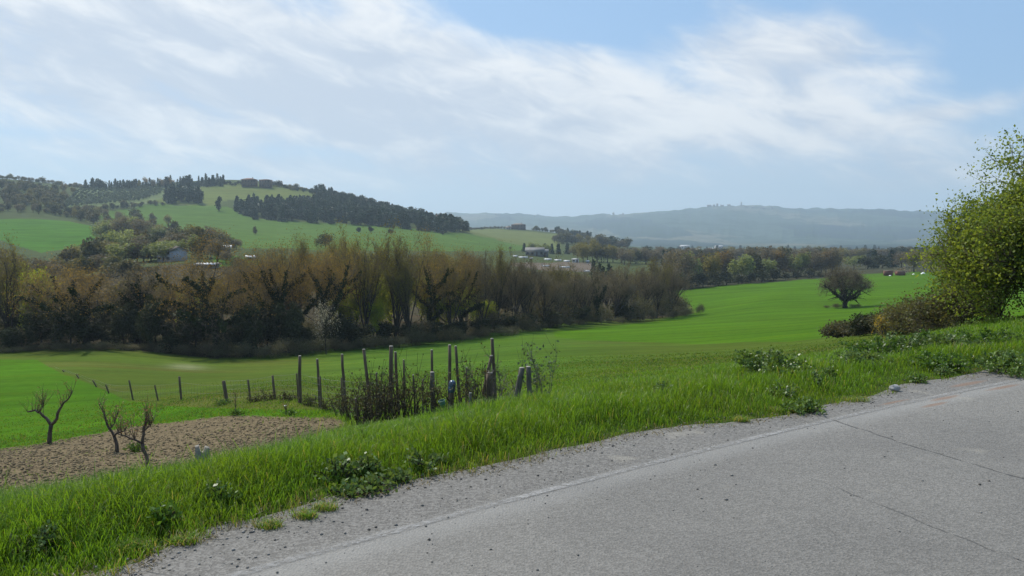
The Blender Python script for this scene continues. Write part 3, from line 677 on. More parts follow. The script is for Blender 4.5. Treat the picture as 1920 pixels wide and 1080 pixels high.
riv('blossom', 610, 114, 560, 'small tree with white blossom in front of the dark ivy trunks', 52, 0, rot=1)
xs = [(905, 468, 146, 'grey'), (935, 470, 150, 'fan'), (962, 474, 152, 'grey'), (990, 478, 156, 'grey'), (1018, 490, 158, 'grey'), (1045, 496, 163, 'fan'), (1070, 494, 168, 'grey'), (1095, 498, 174, 'grey'), (1122, 502, 182, 'ivytree'),
      (1152, 496, 188, 'grey'), (1178, 498, 196, 'ivytree'), (1206, 490, 202, 'grey'), (1232, 488, 208, 'fan'), (1256, 492, 214, 'grey')]
nm_ = {'grey': 'grey-brown leafless tree', 'fan': 'slim bare tree with upright limbs', 'ivytree': 'bare tree wrapped in dark ivy'}
wh = {905: 'next to the rust-orange tree', 935: 'above the leaning post with blue cap', 962: 'behind the tall crossed posts', 990: 'over the two blunt short posts', 1018: 'below the grey shed roof across the valley', 1045: 'below the white polytunnels',
      1070: 'below the brown farm plot', 1095: 'in front of the black cypresses', 1122: 'beside the black cypresses', 1152: 'behind the bend of the meadow edge', 1178: 'standing thickest near the right end of the row', 1206: 'near the right end of the row', 1232: 'leaning outwards near the field corner', 1256: 'last at the field corner'}
for px, top, Y, k in xs: riv(k, px, Y, top, f'{nm_[k]} {wh[px]}', {'grey': 75, 'fan': 62, 'ivytree': 52}[k])
# second line behind them, seen between the trunks
for i, (px, Y, top, k) in enumerate([(35, 150, 478, 'grey'), (120, 150, 500, 'grey'), (205, 155, 505, 'grey'), (330, 160, 520, 'grey'), (470, 150, 470, 'grey'), (545, 155, 462, 'grey'), (630, 160, 462, 'fan'), (700, 158, 456, 'grey'),
                                     (760, 165, 458, 'grey'), (820, 165, 462, 'fan'), (885, 172, 472, 'grey'), (950, 185, 478, 'grey'), (1010, 195, 498, 'grey'), (1070, 205, 505, 'grey'), (1140, 225, 502, 'grey'), (1190, 230, 500, 'fan'), (1245, 240, 498, 'grey')]):
    riv(k, px, Y, top, 'bare brown tree filling the second line behind the riverside trees', 100 if Y < 180 else 75, name='backing_tree', group='second line of riverside trees')
for px, Y, top in ((668, 131, 525), (705, 134, 515), (745, 136, 513), (790, 139, 516), (838, 142, 518), (872, 147, 526), (815, 137, 550), (860, 142, 552), (905, 150, 562), (700, 129, 560), (640, 130, 560)):
    riv('yellow', px, Y, top, 'bright yellow-green leafing tree seen through the trunks of the slender trees', 62, name='bright_green_tree', group='bright yellow-green trees behind the trunks')
for px, Y, top in ((22, 112, 610), (75, 114, 575), (130, 112, 560), (190, 117, 600), (230, 116, 570), (290, 114, 545), (330, 113, 610), (365, 115, 560), (440, 116, 600), (470, 114, 560), (540, 117, 560), (572, 119, 610), (640, 121, 585), (675, 124, 605), (20, 125, 560), (205, 122, 560), (255, 124, 530), (350, 124, 575),
                   (500, 118, 560), (260, 118, 560), (100, 118, 570)):
    riv('dark', px, Y, top, 'black-green evergreen shrub filling the shade under the ivy-trunked trees', 66, name='evergreen_shrub', group='dark shrubs under the riverside trees')
for px, Y, top in ((720, 128, 600), (770, 130, 605), (815, 132, 600), (860, 134, 598), (905, 140, 592), (950, 148, 588), (990, 154, 585), (1030, 160, 578), (1085, 172, 570), (1165, 190, 560)):
    riv('dark', px, Y, top, 'dull dark shrub under the grey leafless trees', 50, name='understorey_shrub', group='dull shrubs under the grey trees')
for i in range(58):
    px = -20 + i * 22.5 + prng.uniform(-8, 8)
    Y = float(np.interp(px, [0, 330, 500, 650, 850, 1000, 1200, 1310], [118, 122, 121, 126, 134, 156, 200, 224])) + prng.uniform(-2, 8)
    base = float(np.interp(px, [0, 400, 650, 850, 1000, 1200, 1310], [672, 667, 656, 640, 616, 600, 585]))
    tree('understorey_thicket', 'thicket', px, Y, base - prng.uniform(30, 80) * (115 / Y) * (.6 if 600 < px < 900 else 1), 'grey twiggy thicket filling the gaps between the riverside trunks', 'shrub', 'thickets between the riverside trunks', prng.uniform(55, 85) * 115 / Y)
row_top = lambda x: float(np.interp(x, [0, 150, 250, 330, 420, 600, 800, 900, 1000, 1060, 1150, 1260], [492, 506, 512, 520, 500, 476, 470, 474, 492, 506, 502, 498]))
for i in range(60):
    px = -15 + i * 21.5 + prng.uniform(-6, 6); Y = float(np.interp(px, [0, 500, 850, 1000, 1200, 1310], [138, 140, 152, 178, 228, 252])) * prng.uniform(.97, 1.1)
    k = ['farbare', 'farbare', 'grey'][i % 3]
    if 590 < px < 890 and k == 'farbare': continue
    tree('hazy_brown_tree', k, px, Y, row_top(px) + prng.uniform(4, 26), 'hazy brown leafless tree packed behind the front riverside trees', 'tree', 'packed leafless trees behind the front row', prng.uniform(70, 95) * 140 / Y)
# low thicket along the meadow edge
for i in range(64):
    px = -10 + i * 21 + prng.uniform(-8, 8)
    Y = float(np.interp(px, [0, 330, 500, 650, 850, 1000, 1200, 1310], [110, 112, 111, 118, 127, 148, 192, 215])) + prng.uniform(-1, 2)
    base = float(np.interp(px, [0, 400, 650, 850, 1000, 1200, 1310], [672, 667, 656, 640, 616, 600, 585]))
    tree('low_thicket', 'thicket', px, Y, base - prng.uniform(10, 28) * (115 / Y), 'low grey-brown thicket along the far edge of the meadow', 'shrub', 'thickets along the meadow edge', prng.uniform(24, 46) * 115 / Y)
for px, top, wp in ((1272, 558, 40), (1262, 545, 30), (1240, 565, 50)): tree('field_corner_bush', 'thicket', px, 222, top, 'brownish bush spreading into the field corner where the row ends', 'shrub', 'bushes at the field corner', wp)
tree('small_fir', 'conifer', 1265, 228, 556, 'small dark pointed evergreen among the bushes at the field corner', 'tree', None, 16)
# lone tree in the big green field
p = P(1586, 497, 200); zb = zat(p[0], p[1]); Hh = p[2] - zb
r_ = rg(301); B = []
def limb(dirx, dirz, L, r, diry=0.0, k=5, st=(0, 0, .9)):
    pp = np.array(st, float); d = unit(np.array([dirx, diry, dirz])); pl = [pp]; rl = [r]
    for i in range(k): d = unit(d + r_.normal(0, .12, 3) + np.array([0, 0, .07])); pp = pp + d * L / k; pl.append(pp); rl.append(r * (1 - .7 * (i + 1) / k))
    B.append((np.array(pl), rl, 1)); return np.array(pl), rl
B.append((np.array([[0, 0, -.3], [0, 0, .6], [.1, 0, 1.6], [.1, 0, 2.6]]), [.65, .5, .45, .4], 0))
for a in ((-.75, .8, 6.2, .4, .1), (-.25, 1, 6.5, .34, -.2), (.25, 1, 6.2, .34, .2), (.85, .75, 5.4, .4, -.1), (1.1, .25, 4.2, .2, .3), (-1.1, .25, 4.4, .2, -.3), (0, .7, 5.5, .25, 1), (.1, .7, 5.5, .25, -1), (.5, .6, 5, .22, .8), (-.5, .6, 5, .22, -.8)):
    pl, rl = limb(a[0], a[1], a[2], a[3], a[4], st=(0.1, 0, 1.5))
    for j in range(9):
        f = .25 + .75 * j / 9; i = min(int(f * 5), 4); st_ = pl[i] + (pl[i + 1] - pl[i]) * (f * 5 - i)
        d = unit(unit(pl[i + 1] - pl[i]) * .5 + rand_dirs(r_, 1)[0] * .9); q = [st_]; rl2 = [rl[i] * .5]
        for k_ in range(4): d = unit(d + r_.normal(0, .2, 3) + np.array([0, 0, -.06])); st_ = st_ + d * .62; q.append(st_); rl2.append(rl[i] * .5 * (1 - .2 * (k_ + 1)))
        B.append((np.array(q), rl2, 2))
e = bpy.data.objects.new('lone_tree', None); COL.objects.link(e); e.location = (p[0], p[1], zb - .1); e.scale = (Hh / 9.4,) * 3
tag(e, 'solitary round leafless tree with dark ivy-covered forks standing alone in the green field', 'tree')
dome = rand_dirs(r_, 420); dome[:, 2] = np.abs(dome[:, 2]) * 1.0 - .25 * (r_.random(420) < .35); dome *= (r_.random(420) ** .33)[:, None] * np.array([5.6, 5.0, 4.6]); dome += (0, 0, 4.4)
src = np.concatenate([b[0] for b in B])
for q in dome:
    a = src[np.argmin(((src - q) ** 2).sum(1) + (src[:, 2] > q[2] + .5) * 6)]; m_ = (a + q) / 2 + r_.normal(0, .15, 3); B.append((np.array([a, m_, q, q + (q - m_) * .3 + r_.normal(0, .2, 3)]), [.045, .035, .02, .01], 3))
link('trunk', wood_mesh('trunk', B, M_BARKD, 3), e); link('crown', crown_from(r_, 'crown', B, [M_TWIG, L_GREY], 26, .95, .03, 6500, .12, .5, (3,)), e)
link('ivy', ivy_mesh(r_, 'ivy', B, 6.6, 3800, .55, .22), e)
for dx, dy, hh in ((-2, -.5, 1.0), (1.2, -1.2, .7), (3.2, .3, .6), (-4, .6, .6)): plant('rough_tuft', 'thicket', p[0] + dx, p[1] + dy, hh, 'brown rough growth at the foot of the solitary tree', 'shrub', 'rough growth under the solitary tree', 1.8)

# ------------------------------------------------------------------ trees behind the big field and down the valley
G = 'trees beyond the big green field'
i = 0
for px in range(1264, 1562, 11):
    Y = float(np.interp(px, [1268, 1400, 1545], [352, 392, 450])) * prng.uniform(.99, 1.09); top = 462 + prng.uniform(-5, 12)
    k = ['farbare', 'fardark', 'farbare', 'farpale', 'farbare', 'fardark', 'farbare', 'farbare', 'farorange'][i % 9]; i += 1
    if px in (1374, 1385, 1429): k = 'farpale'; top = 479
    lb = {'farbare': 'grey-brown budding tree', 'fardark': 'dark ivy-laden tree', 'farpale': 'pale yellow-green tree', 'farorange': 'rust-tinted tree'}[k] + ' in the line beyond the big green field'
    tree({'farbare': 'budding_tree', 'fardark': 'dark_tree', 'farpale': 'pale_green_tree', 'farorange': 'rust_tinted_tree'}[k], k, px + prng.uniform(-4, 4), Y, top, lb, 'tree', G, prng.uniform(36, 52))
for px in range(1275, 1540, 22):
    Y = float(np.interp(px, [1268, 1400, 1545], [348, 385, 440])); tree('hedge_shrub', 'fardark', px, Y - 3, 505 + prng.uniform(-6, 8), 'dark shrub at the foot of the tree line beyond the big green field', 'shrub', 'dark shrubs beyond the big green field', 40)
for px, Y, top, k, wp in ((1560, 480, 470, 'farbare', 60), (1602, 520, 474, 'farpale', 40), (1628, 520, 476, 'fardark', 40), (1655, 540, 472, 'fardark', 44), (1690, 540, 470, 'farbare', 40), (1715, 440, 466, 'farbare', 44), (1745, 430, 464, 'farbare', 50), (1780, 430, 462, 'fardark', 50), (1672, 560, 470, 'conifer', 20), (1640, 560, 470, 'conifer', 20),
                          (1820, 430, 468, 'farbare', 50), (1870, 430, 468, 'fardark', 50), (1910, 430, 468, 'farbare', 50)):
    tree({'farbare': 'budding_tree', 'fardark': 'dark_tree', 'farpale': 'pale_green_tree', 'conifer': 'fir_tree'}[k], k, px, Y, top, {'farbare': 'grey-brown tree', 'fardark': 'dark bushy tree', 'farpale': 'pale green tree', 'conifer': 'small pointed fir'}[k] + ' behind the red-brown containers', 'tree', 'trees behind the containers', wp)
KN = {'farbare': 'valley_tree', 'fardark': 'dark_valley_tree', 'farpale': 'pale_valley_tree', 'farorange': 'rust_valley_tree', 'conifer': 'valley_fir', 'cypress': 'cypress', 'pine': 'valley_pine', 'scrub': 'hill_scrub'}
def LB(t): return {k: f'{v} {t}' for k, v in {'farbare': 'grey-brown tree', 'fardark': 'dark green tree', 'farpale': 'pale green tree', 'farorange': 'rust-tinted tree', 'conifer': 'pointed dark fir', 'cypress': 'narrow dark cypress', 'pine': 'dark rounded pine', 'scrub': 'olive-brown scrub tree'}.items()}
def row(kinds, x0, x1, step, Yf, tf, t, group, wp=(30, 45), jit=5, seed=3):
    g = np.random.default_rng(seed); L = LB(t); px = x0
    while px < x1:
        k = kinds[g.integers(0, len(kinds))]; tree(KN[k], k, px + g.uniform(-4, 4), Yf(px) * g.uniform(.96, 1.04), tf(px) + g.uniform(-jit, jit), L[k], 'tree', group, g.uniform(*wp) * (.35 if k in ('cypress', 'conifer') else 1)); px += step * g.uniform(.7, 1.3)
row(['farbare', 'fardark', 'farbare', 'conifer', 'farbare'], 1085, 1290, 9, lambda x: 620, lambda x: float(np.interp(x, [1085, 1110, 1160, 1290], [452, 448, 464, 470])), 'in the valley line right of the polytunnels', 'valley trees right of the polytunnels', (30, 46))
row(['farbare', 'fardark', 'farbare'], 1130, 1760, 9, lambda x: 800, lambda x: 463, 'in the far valley line at the foot of the blue ridge', 'far valley trees below the ridge', (24, 40), 3, 7)
row(['fardark', 'farbare', 'conifer'], 1160, 1760, 16, lambda x: 1900, lambda x: 461, 'far off on the flat valley bottom', 'farthest valley trees', (18, 34), 2, 8)
row(['farbare', 'fardark', 'conifer', 'farpale'], 860, 1110, 12, lambda x: 760, lambda x: float(np.interp(x, [860, 960, 1010, 1110], [468, 465, 455, 460])), 'between the hill meadow and the polytunnels', 'trees below the hill meadow', (22, 34), 5, 9)
tree('pale_round_tree', 'farpale', 1018, 700, 455, 'largest pale yellow-green round tree behind the grey shed roof', 'tree', None, 34)
for px, top in ((1113, 488), (1124, 494), (1131, 500), (1142, 494), (1145, 502)): tree('cypress', 'cypress', px, 330, top, 'black-green cypress in the clump at the end of the brown farm plot', 'tree', 'cypresses at the farm plot', 13)
row(['farbare', 'scrub', 'farorange'], 895, 1110, 14, lambda x: 330, lambda x: 512, 'in the hollow behind the grey riverside trees', 'trees in the hollow behind the grey riverside trees', (40, 60), 5, 11)
row(['farbare', 'fardark', 'farpale', 'scrub', 'farbare'], 185, 480, 15, lambda x: float(np.interp(x, [185, 300, 480], [380, 350, 250])), lambda x: float(np.interp(x, [185, 240, 300, 345, 390, 430, 480], [432, 425, 445, 428, 432, 470, 490])), 'around the farmhouse at the foot of the hill', 'trees around the farmhouse', (36, 56), 8, 12)
row(['farbare', 'fardark', 'scrub', 'farbare'], -10, 300, 16, lambda x: 250, lambda x: float(np.interp(x, [0, 60, 120, 200, 300], [462, 480, 487, 478, 500])), 'on the slope behind the far-left orange crown', 'slope trees behind the far-left orange crown', (50, 70), 8, 13)
row(['farbare', 'scrub'], 480, 900, 22, lambda x: 300, lambda x: 480, 'deep in the hollow behind the orange crowns', 'trees in the hollow behind the orange crowns', (50, 66), 5, 14)
row(['farbare', 'fardark', 'scrub'], 330, 445, 11, lambda x: 430, lambda x: float(np.interp(x, [330, 360, 400, 445], [434, 420, 424, 452])), 'in the dark clump on the slope above the farmhouse', 'dark clump above the farmhouse', (34, 50), 6, 15)
row(['farbare', 'scrub', 'farpale', 'farbare'], 190, 330, 11, lambda x: 520, lambda x: float(np.interp(x, [190, 230, 330], [412, 402, 430])), 'on the slope left of the farmhouse', 'slope trees left of the farmhouse', (30, 46), 6, 16)
row(['farbare', 'farpale', 'scrub', 'farbare'], 130, 330, 13, lambda x: 310, lambda x: 452, 'in the thick cover left of the farmhouse', 'thick cover left of the farmhouse', (46, 62), 9, 17)
tree('dark_round_tree', 'fardark', 610, 480, 432, 'dark purple-grey round tree top showing above the orange crowns', 'tree', None, 44)
# bushes on the left scrub hill
L = LB('on the scrubby hillside above the far-left field')
scatter(KN, ['scrub', 'farbare', 'scrub', 'fardark'], [(0, 345), (60, 350), (140, 362), (120, 395), (200, 405), (180, 422), (100, 404), (40, 398), (0, 400)], 120, (6, 11), None, 'tree', 'scrub trees on the far-left hillside', 500, 1300, 8, (.9, 1.4), 21, labels=L)
L = LB('in the hedge below the far-left field')
scatter(KN, ['scrub', 'fardark', 'farbare'], [(120, 400), (240, 402), (330, 425), (330, 450), (240, 440), (190, 430)], 30, (7, 11), None, 'tree', 'hedge trees below the far-left field', 350, 900, 8, (.9, 1.4), 22, labels=L)
# skyline of the main hill
def skyline(kinds, x0, x1, step, hpx, t, group, seed, Y=1140, wp=(9, 16), hf=None):
    g = np.random.default_rng(seed); L = LB(t); px = x0
    while px < x1:
        k = kinds[g.integers(0, len(kinds))]; yy = Y(px) if callable(Y) else Y
        yy *= g.uniform(.97, 1.0); pp = P(px, 400, yy); z = zat(pp[0], pp[1]); h = g.uniform(*hpx) * yy / F
        plant(KN[k], k, pp[0], pp[1], h, L[k], 'tree', group, g.uniform(*wp)); px += step * g.uniform(.6, 1.4)
Ysk = lambda x: float(np.interp(x, [0, 470, 560, 640, 730, 860], [1150, 1150, 1150, 1110, 1060, 960]))
skyline(['conifer', 'pine', 'conifer', 'cypress'], 162, 420, 5.2, (10, 21), 'on the crest left of the hilltop villa', 'crest trees left of the hilltop villa', 31, Ysk, (.9, 1.5))
skyline(['farorange', 'farbare'], 262, 330, 11, (14, 20), 'between the firs on the crest', 'budding trees between the crest firs', 32, Ysk, (.7, 1.1))
skyline(['pine', 'pine'], 372, 454, 6, (6, 9), 'in the low belt beside the hilltop villa', 'low belt beside the hilltop villa', 33, Ysk, (1.2, 1.8))
skyline(['pine', 'scrub'], 508, 600, 6, (7, 12), 'stepping down the crest after the hilltop villa', 'crest trees after the hilltop villa', 34, Ysk, (1.1, 1.6))
skyline(['pine', 'conifer', 'pine'], 600, 860, 4.6, (17, 24), 'on the skyline of the hill wood', 'skyline trees of the hill wood', 35, Ysk, (1.0, 1.5))
skyline(['scrub', 'farbare', 'scrub'], -5, 165, 6, (6, 12), 'on the far-left crest', 'far-left crest trees', 36, Ysk, (1.1, 1.7))
WOOD = [(428, 392), (440, 388), (520, 386), (580, 388), (615, 378), (650, 388), (730, 404), (800, 418), (850, 430), (880, 434), (840, 438), (700, 424), (600, 419), (480, 413), (450, 400)]
scatter('wood_conifer', ['conifer', 'pine', 'conifer'], WOOD, 260, (11, 16), 'dark conifer of the wood on the slope of the hill', 'tree', 'conifers of the wood on the hill slope', 500, 1300, 7, (.9, 1.4), 41)
scatter('grove_tree', ['pine', 'pine', 'conifer'], [(312, 372), (368, 372), (374, 383), (310, 383)], 16, (16, 21), 'dark tree of the square grove in the hill meadow', 'tree', 'square dark grove in the hill meadow', 500, 1300, 6, (.8, 1.1), 42)
tree('dark_tree', 'pine', 410, 900, 368, 'single dark rounded tree in the hill meadow between grove and wood', 'tree', None, 14, 0)
for px, top, wp in ((673, 426, 18), (695, 424, 12), (733, 428, 11)): tree('field_tree', 'pine', px, 740, top, {673: 'widest of the three dark trees in the hill meadow', 695: 'middle one of the three dark trees in the hill meadow', 733: 'smallest, standing apart, of the three dark trees in the hill meadow'}[px], 'tree', 'three dark trees in the hill meadow', wp)
tree('meadow_bush', 'scrub', 478, 640, 424, 'tiny lone bush in the middle of the hill meadow', 'shrub', None, 10)
for px, top, wp, Y in ((868, 414, 24, 900), (858, 420, 12, 905), (845, 408, 16, 960), (830, 432, 20, 800), (797, 436, 14, 800), (810, 408, 20, 990), (790, 410, 20, 1000)): tree('dark_tree', 'pine', px, Y, top, {868: 'round dark tree standing apart at the end of the hill wood', 858: 'slim dark tree touching the round one at the end of the wood', 845: 'dark tree beside the red-roofed house', 830: 'dark bush in the grass below the red-roofed house', 797: 'smaller dark bush in the grass below the wood'}.get(px, 'dark tree in front of the red-roofed house'), 'tree', None if px not in (810, 790) else 'trees by the red-roofed house', wp)
# right shoulder: second hill with farm building
skyline(['scrub', 'pine', 'scrub'], 1000, 1060, 5, (5, 10), 'along the crest behind the brick farmhouse', 'hedge behind the brick farmhouse', 37, 1450, (1.0, 1.6))
skyline(['pine', 'scrub', 'conifer'], 1045, 1110, 4.5, (10, 16), 'dropping down the shoulder of the second hill', 'trees down the second hill', 38, lambda x: 1430, (1.0, 1.5))
skyline(['pine', 'scrub', 'farbare'], 1040, 1180, 5, (14, 24), 'at the foot of the second hill', 'trees at the foot of the second hill', 39, lambda x: 1100, (1.0, 1.5))
skyline(['scrub'], 880, 960, 6, (4, 6), 'in the brown hedge left of the brick farmhouse', 'brown hedge left of the brick farmhouse', 40, 1450, (1.6, 2.4))
# olive grove, planted in rows on the slope
L_ = 0
for i in range(17):
    for j in range(11):
        u = (i + .5) / 17; v = (j + .5) / 11
        px = (150 + 185 * u) * (1 - v) + (112 + 150 * u) * v + prng.uniform(-1, 1); py = (353 + 1 * u) * (1 - v) + (391 - 14 * u) * v
        if 305 < px < 376 and py > 356 or px > 330: continue
        h = hit(px, py, 500)
        if h is None: continue
        L_ += 1
        if L_ <= 200: plant('olive_tree', 'olive', h[0], h[1], prng.uniform(4.2, 5.6), 'small grey-green olive tree in the planted rows below the crest', 'tree', 'olive trees planted in rows on the slope', prng.uniform(.9, 1.3))
# slope trees on the left side of the main hill, hedge below the grove
L = LB('in the thin hedge under the olive rows')
scatter(KN, ['scrub', 'fardark'], [(130, 396), (250, 383), (330, 381), (330, 384), (200, 396), (140, 402)], 26, (4, 7), None, 'tree', 'thin hedge under the olive rows', 500, 1300, 5, (1.2, 1.8), 43, labels=L)
# ------------------------------------------------------------------ buildings
M_PLAST = solid('pale_plaster', (.50, .48, .44), .85, .12, 2.0)
M_PLASTB = solid('blueish_plaster', (.36, .37, .40), .85, .12, 2.0)
M_BRICK = solid('brick_wall', (.17, .115, .085), .9, .3, 4.0)
M_TILE = solid('terracotta_roof', (.24, .13, .085), .85, .3, 6.0)
M_TILEG = solid('weathered_tiles', (.27, .21, .16), .85, .3, 6.0)
M_SHEET = solid('white_sheeting', (.52, .52, .52), .6, .06, 2.0, spec=.6)
M_SHGR = solid('grey_fibre_roof', (.19, .185, .17), .8, .2, 2.0)
M_GLASS = solid('window_dark', (.03, .035, .04), .15, .1, 2.0, spec=.6)
M_SHUT = solid('shutter_brown', (.10, .06, .04), .7, .2, 3.0)
M_RUST = solid('red_brown_steel', (.22, .085, .055), .6, .3, 3.0)
M_WHITE = solid('white_paint', (.75, .75, .74), .5, .08, 3.0)
def house(name, px, Y, W, D, H, RH, rz, wall, roof, label, cat='house', over=.5, floors=2, nwin=4, chim=True, roofkind='gable', door=True, off=(0, 0), group=None):
    p = P(px, 440, Y); x, y = p[0] + off[0], p[1] + off[1]; z = zat(x, y) - .6
    e = bpy.data.objects.new(name, None); COL.objects.link(e); e.location = (x, y, z); e.rotation_euler = (0, 0, rz); tag(e, label, cat, group)
    H = H + .6
    wm = MB().box((0, 0, H / 2), (W, D, H))
    if roofkind == 'gable':
        wm.prism([(-D / 2, H), (D / 2, H), (0, H + RH)], -W / 2, W / 2)
        V = wm.v[-1]; wm.v[-1] = np.stack([V[:, 1], V[:, 0], V[:, 2]], 1)
    link('wall', wm.mesh('wall', wall), e)
    rb = MB(); t = .22
    if roofkind == 'gable':
        sl_ = RH / (D / 2); zo = H - over * sl_
        for sg in (-1, 1):
            V = [[-W / 2 - over, sg * (D / 2 + over), zo + .03], [W / 2 + over, sg * (D / 2 + over), zo + .03], [W / 2 + over, 0, H + RH + .03], [-W / 2 - over, 0, H + RH + .03]]
            V += [[a, b, c + t] for a, b, c in V]; rb.add(V, [[[0, 1, 2, 3], [4, 7, 6, 5], [0, 4, 5, 1], [1, 5, 6, 2], [2, 6, 7, 3], [3, 7, 4, 0]]])
    else:
        a, b = W / 2 + over, D / 2 + over; k = max(a - b, .2)
        V = [[-a, -b, H + .03], [a, -b, H + .03], [a, b, H + .03], [-a, b, H + .03], [-k, 0, H + RH], [k, 0, H + RH], [-a, -b, H + .03 - .2], [a, -b, H + .03 - .2], [a, b, H + .03 - .2], [-a, b, H + .03 - .2]]
        rb.add(V, [[[0, 1, 5, 4], [2, 3, 4, 5], [6, 7, 1, 0], [7, 8, 2, 1], [8, 9, 3, 2], [9, 6, 0, 3], [6, 9, 8, 7]], [[1, 2, 5], [3, 0, 4]]])
    rf = link('roof', rb.mesh('roof', roof), e)
    if chim: link('chimney', MB().box((W * .22, 0, H + RH + .25), (.8, .7, 1.5)).box((W * .22, 0, H + RH + 1.05), (1.0, .9, .12)).mesh('chimney', wall), rf)
    fh = (H - .6) / floors
    for f in range(floors):
        for i in range(nwin):
            cx = -W / 2 + W * (i + .5) / nwin; cz = .6 + fh * (f + .55)
            if f == 0 and i == nwin // 2 and door:
                link('door', MB().box((cx, -D / 2 - .03, .6 + fh * .4), (1.1, .1, fh * .8)).mesh('door', M_SHUT), e); continue
            wd = link('window', MB().box((cx, -D / 2 - .02, cz), (.95, .08, fh * .45)).mesh('window', M_GLASS), e)
            link('shutter', MB().box((cx - .75, -D / 2 - .05, cz), (.45, .06, fh * .47)).mesh('shutter', M_SHUT), wd); link('shutter', MB().box((cx + .75, -D / 2 - .05, cz), (.45, .06, fh * .47)).mesh('shutter', M_SHUT), wd)
    return e
house('farmhouse', 322, 300, 8.5, 6.5, 3.6, 1.3, R(-38), M_PLASTB, M_TILEG, 'pale farmhouse with a brownish tiled gable roof among trees behind the golden crown', chim=False, nwin=3)
house('villa', 470, 1120, 18, 12, 9.0, 2.2, R(4), M_BRICK, M_TILE, 'wide low villa on the hilltop with a spreading tiled roof', nwin=5, over=1.4, roofkind='hip')
house('villa_annex', 500, 1120, 14, 11, 10.0, 1.0, R(-4), M_BRICK, M_TILE, 'boxy flat-topped brick house right next to the wide hilltop villa', nwin=4, over=.3, roofkind='hip', chim=False)
house('farmhouse', 972, 1398, 23, 14, 8.0, 2.2, R(3), M_BRICK, M_TILEG, 'dark brick farmhouse with a hipped roof alone on the second hill', nwin=5, over=.7, roofkind='hip')
house('outbuilding', 953, 1396, 7, 6, 3.0, 1.2, R(3), M_PLAST, M_TILEG, 'small pale outbuilding left of the dark brick farmhouse', floors=1, nwin=2, chim=False)
house('house', 826, 985, 9, 8, 8.5, 2.0, R(10), M_PLAST, M_TILE, 'red-roofed house half hidden at the lower end of the hill wood', nwin=3)
house('shed', 1003, 660, 14, 9, 4.2, 2.3, R(-5), M_SHGR, M_SHGR, 'long grey-roofed farm shed in front of the pale round tree', 'shed', floors=1, nwin=4, chim=False)
house('shed', 1017, 664, 9, 8, 3.6, 2.0, R(-5), M_SHGR, M_SHGR, 'shorter grey-roofed shed joined to the right of the long farm shed', 'shed', floors=1, nwin=2, chim=False)
def tunnel(px, Y, Lpx, label, group='white polytunnels in the valley', hgt=.8, rz=0.0, wdt=5.5):
    L = Lpx * Y / F; p = P(px, 440, Y); z = zat(p[0], p[1]) - .1
    e = bpy.data.objects.new('polytunnel', None); COL.objects.link(e); e.location = (p[0], p[1], z); e.rotation_euler = (0, 0, rz); tag(e, label, 'polytunnel', group)
    a = [math.pi * i / 10 for i in range(11)]; poly = [(wdt / 2 * math.cos(t), .4 + hgt * math.sin(t)) for t in a] + [(-wdt / 2, 0), (wdt / 2, 0)]
    mb = MB().prism(poly, -L / 2, L / 2); V = mb.v[0]; mb.v[0] = np.stack([V[:, 1], V[:, 0], V[:, 2]], 1); link('cover', mb.mesh('cover', M_SHEET, False), e)
    link('door', MB().box((-L / 2 - .05, 0, 1.1), (.08, 1.6, 2.2)).mesh('door', M_SHGR), e)
for px, Y, L, lb in ((966, 610, 8, 'small white polytunnel, leftmost under the grey shed'), (981, 606, 17, 'longest bright white polytunnel below the grey shed'), (996, 604, 6, 'tiny white polytunnel just right of the longest one'), (1027, 616, 14, 'low white polytunnel at the back right of the grey shed'),
                     (1046, 612, 13, 'white polytunnel behind the brown plot, left of the white box shed'), (1063, 606, 12, 'greyish polytunnel ending at the white box shed')): tunnel(px, Y, L, lb)
for px, Y, L, lb in ((1023, 505, 14, 'thin white tunnel low in the brown plot, left one'), (1059, 512, 20, 'thin white tunnel across the middle of the brown plot'), (1101, 480, 12, 'thin white tunnel beside the black cypresses')): tunnel(px, Y, L, lb, 'white cloche tunnels on the brown plot', .5, 0, 2.0)
house('shed', 1079, 600, 4.6, 4, 2.4, .5, R(-3), M_WHITE, M_SHEET, 'white box shed at the end of the polytunnel row', 'shed', floors=1, nwin=2, chim=False, roofkind='hip')
house('hut', 1102, 598, 1.6, 1.6, 1.4, .5, 0, M_WHITE, M_SHEET, 'tiny white hut standing alone right of the polytunnels', 'hut', floors=1, nwin=1, chim=False, door=False)
house('shed', 470, 297, 2.8, 3.0, 1.2, .4, R(14), M_SHGR, M_SHEET, 'small shed with a shining white roof right of the golden crown', 'shed', floors=1, nwin=1, chim=False, door=False)
house('shed', 424, 330, 3.0, 3.0, 3.4, .8, R(20), M_SHGR, M_SHEET, 'small white-roofed shed above the golden crown', 'shed', floors=1, nwin=1, chim=False, door=False)
house('low_shed', 388, 255, 6, 3.0, 1.1, .3, R(-6), M_SHGR, M_SHEET, 'long low pale-roofed shed showing through the golden crown', 'shed', floors=1, nwin=2, chim=False)
for px, Y, W, H, lb in ((1284, 2000, 22, 9, 'long white-roofed factory shed in the far valley'), (1345, 2000, 11, 9, 'bright white-roofed block in the far valley, middle of three'), (1333, 1900, 10, 4.5, 'grey-white low building left of the bright block'), (1308, 1500, 7, 5, 'small white roof between the far valley trees'), (1352, 2200, 9, 9, 'grey house behind the bright white block')):
    house('far_building', px, Y, W, W * .6, H, 1.6, R(8), M_PLAST, M_SHEET, lb, 'building', floors=1, nwin=3, chim=False)
p = P(1389, 440, 6480); z = zat(p[0], p[1]); e = bpy.data.objects.new('tower', None); COL.objects.link(e); e.location = (p[0], p[1], z - 1); tag(e, 'slim bell tower rising from the crest of the blue ridge', 'tower')
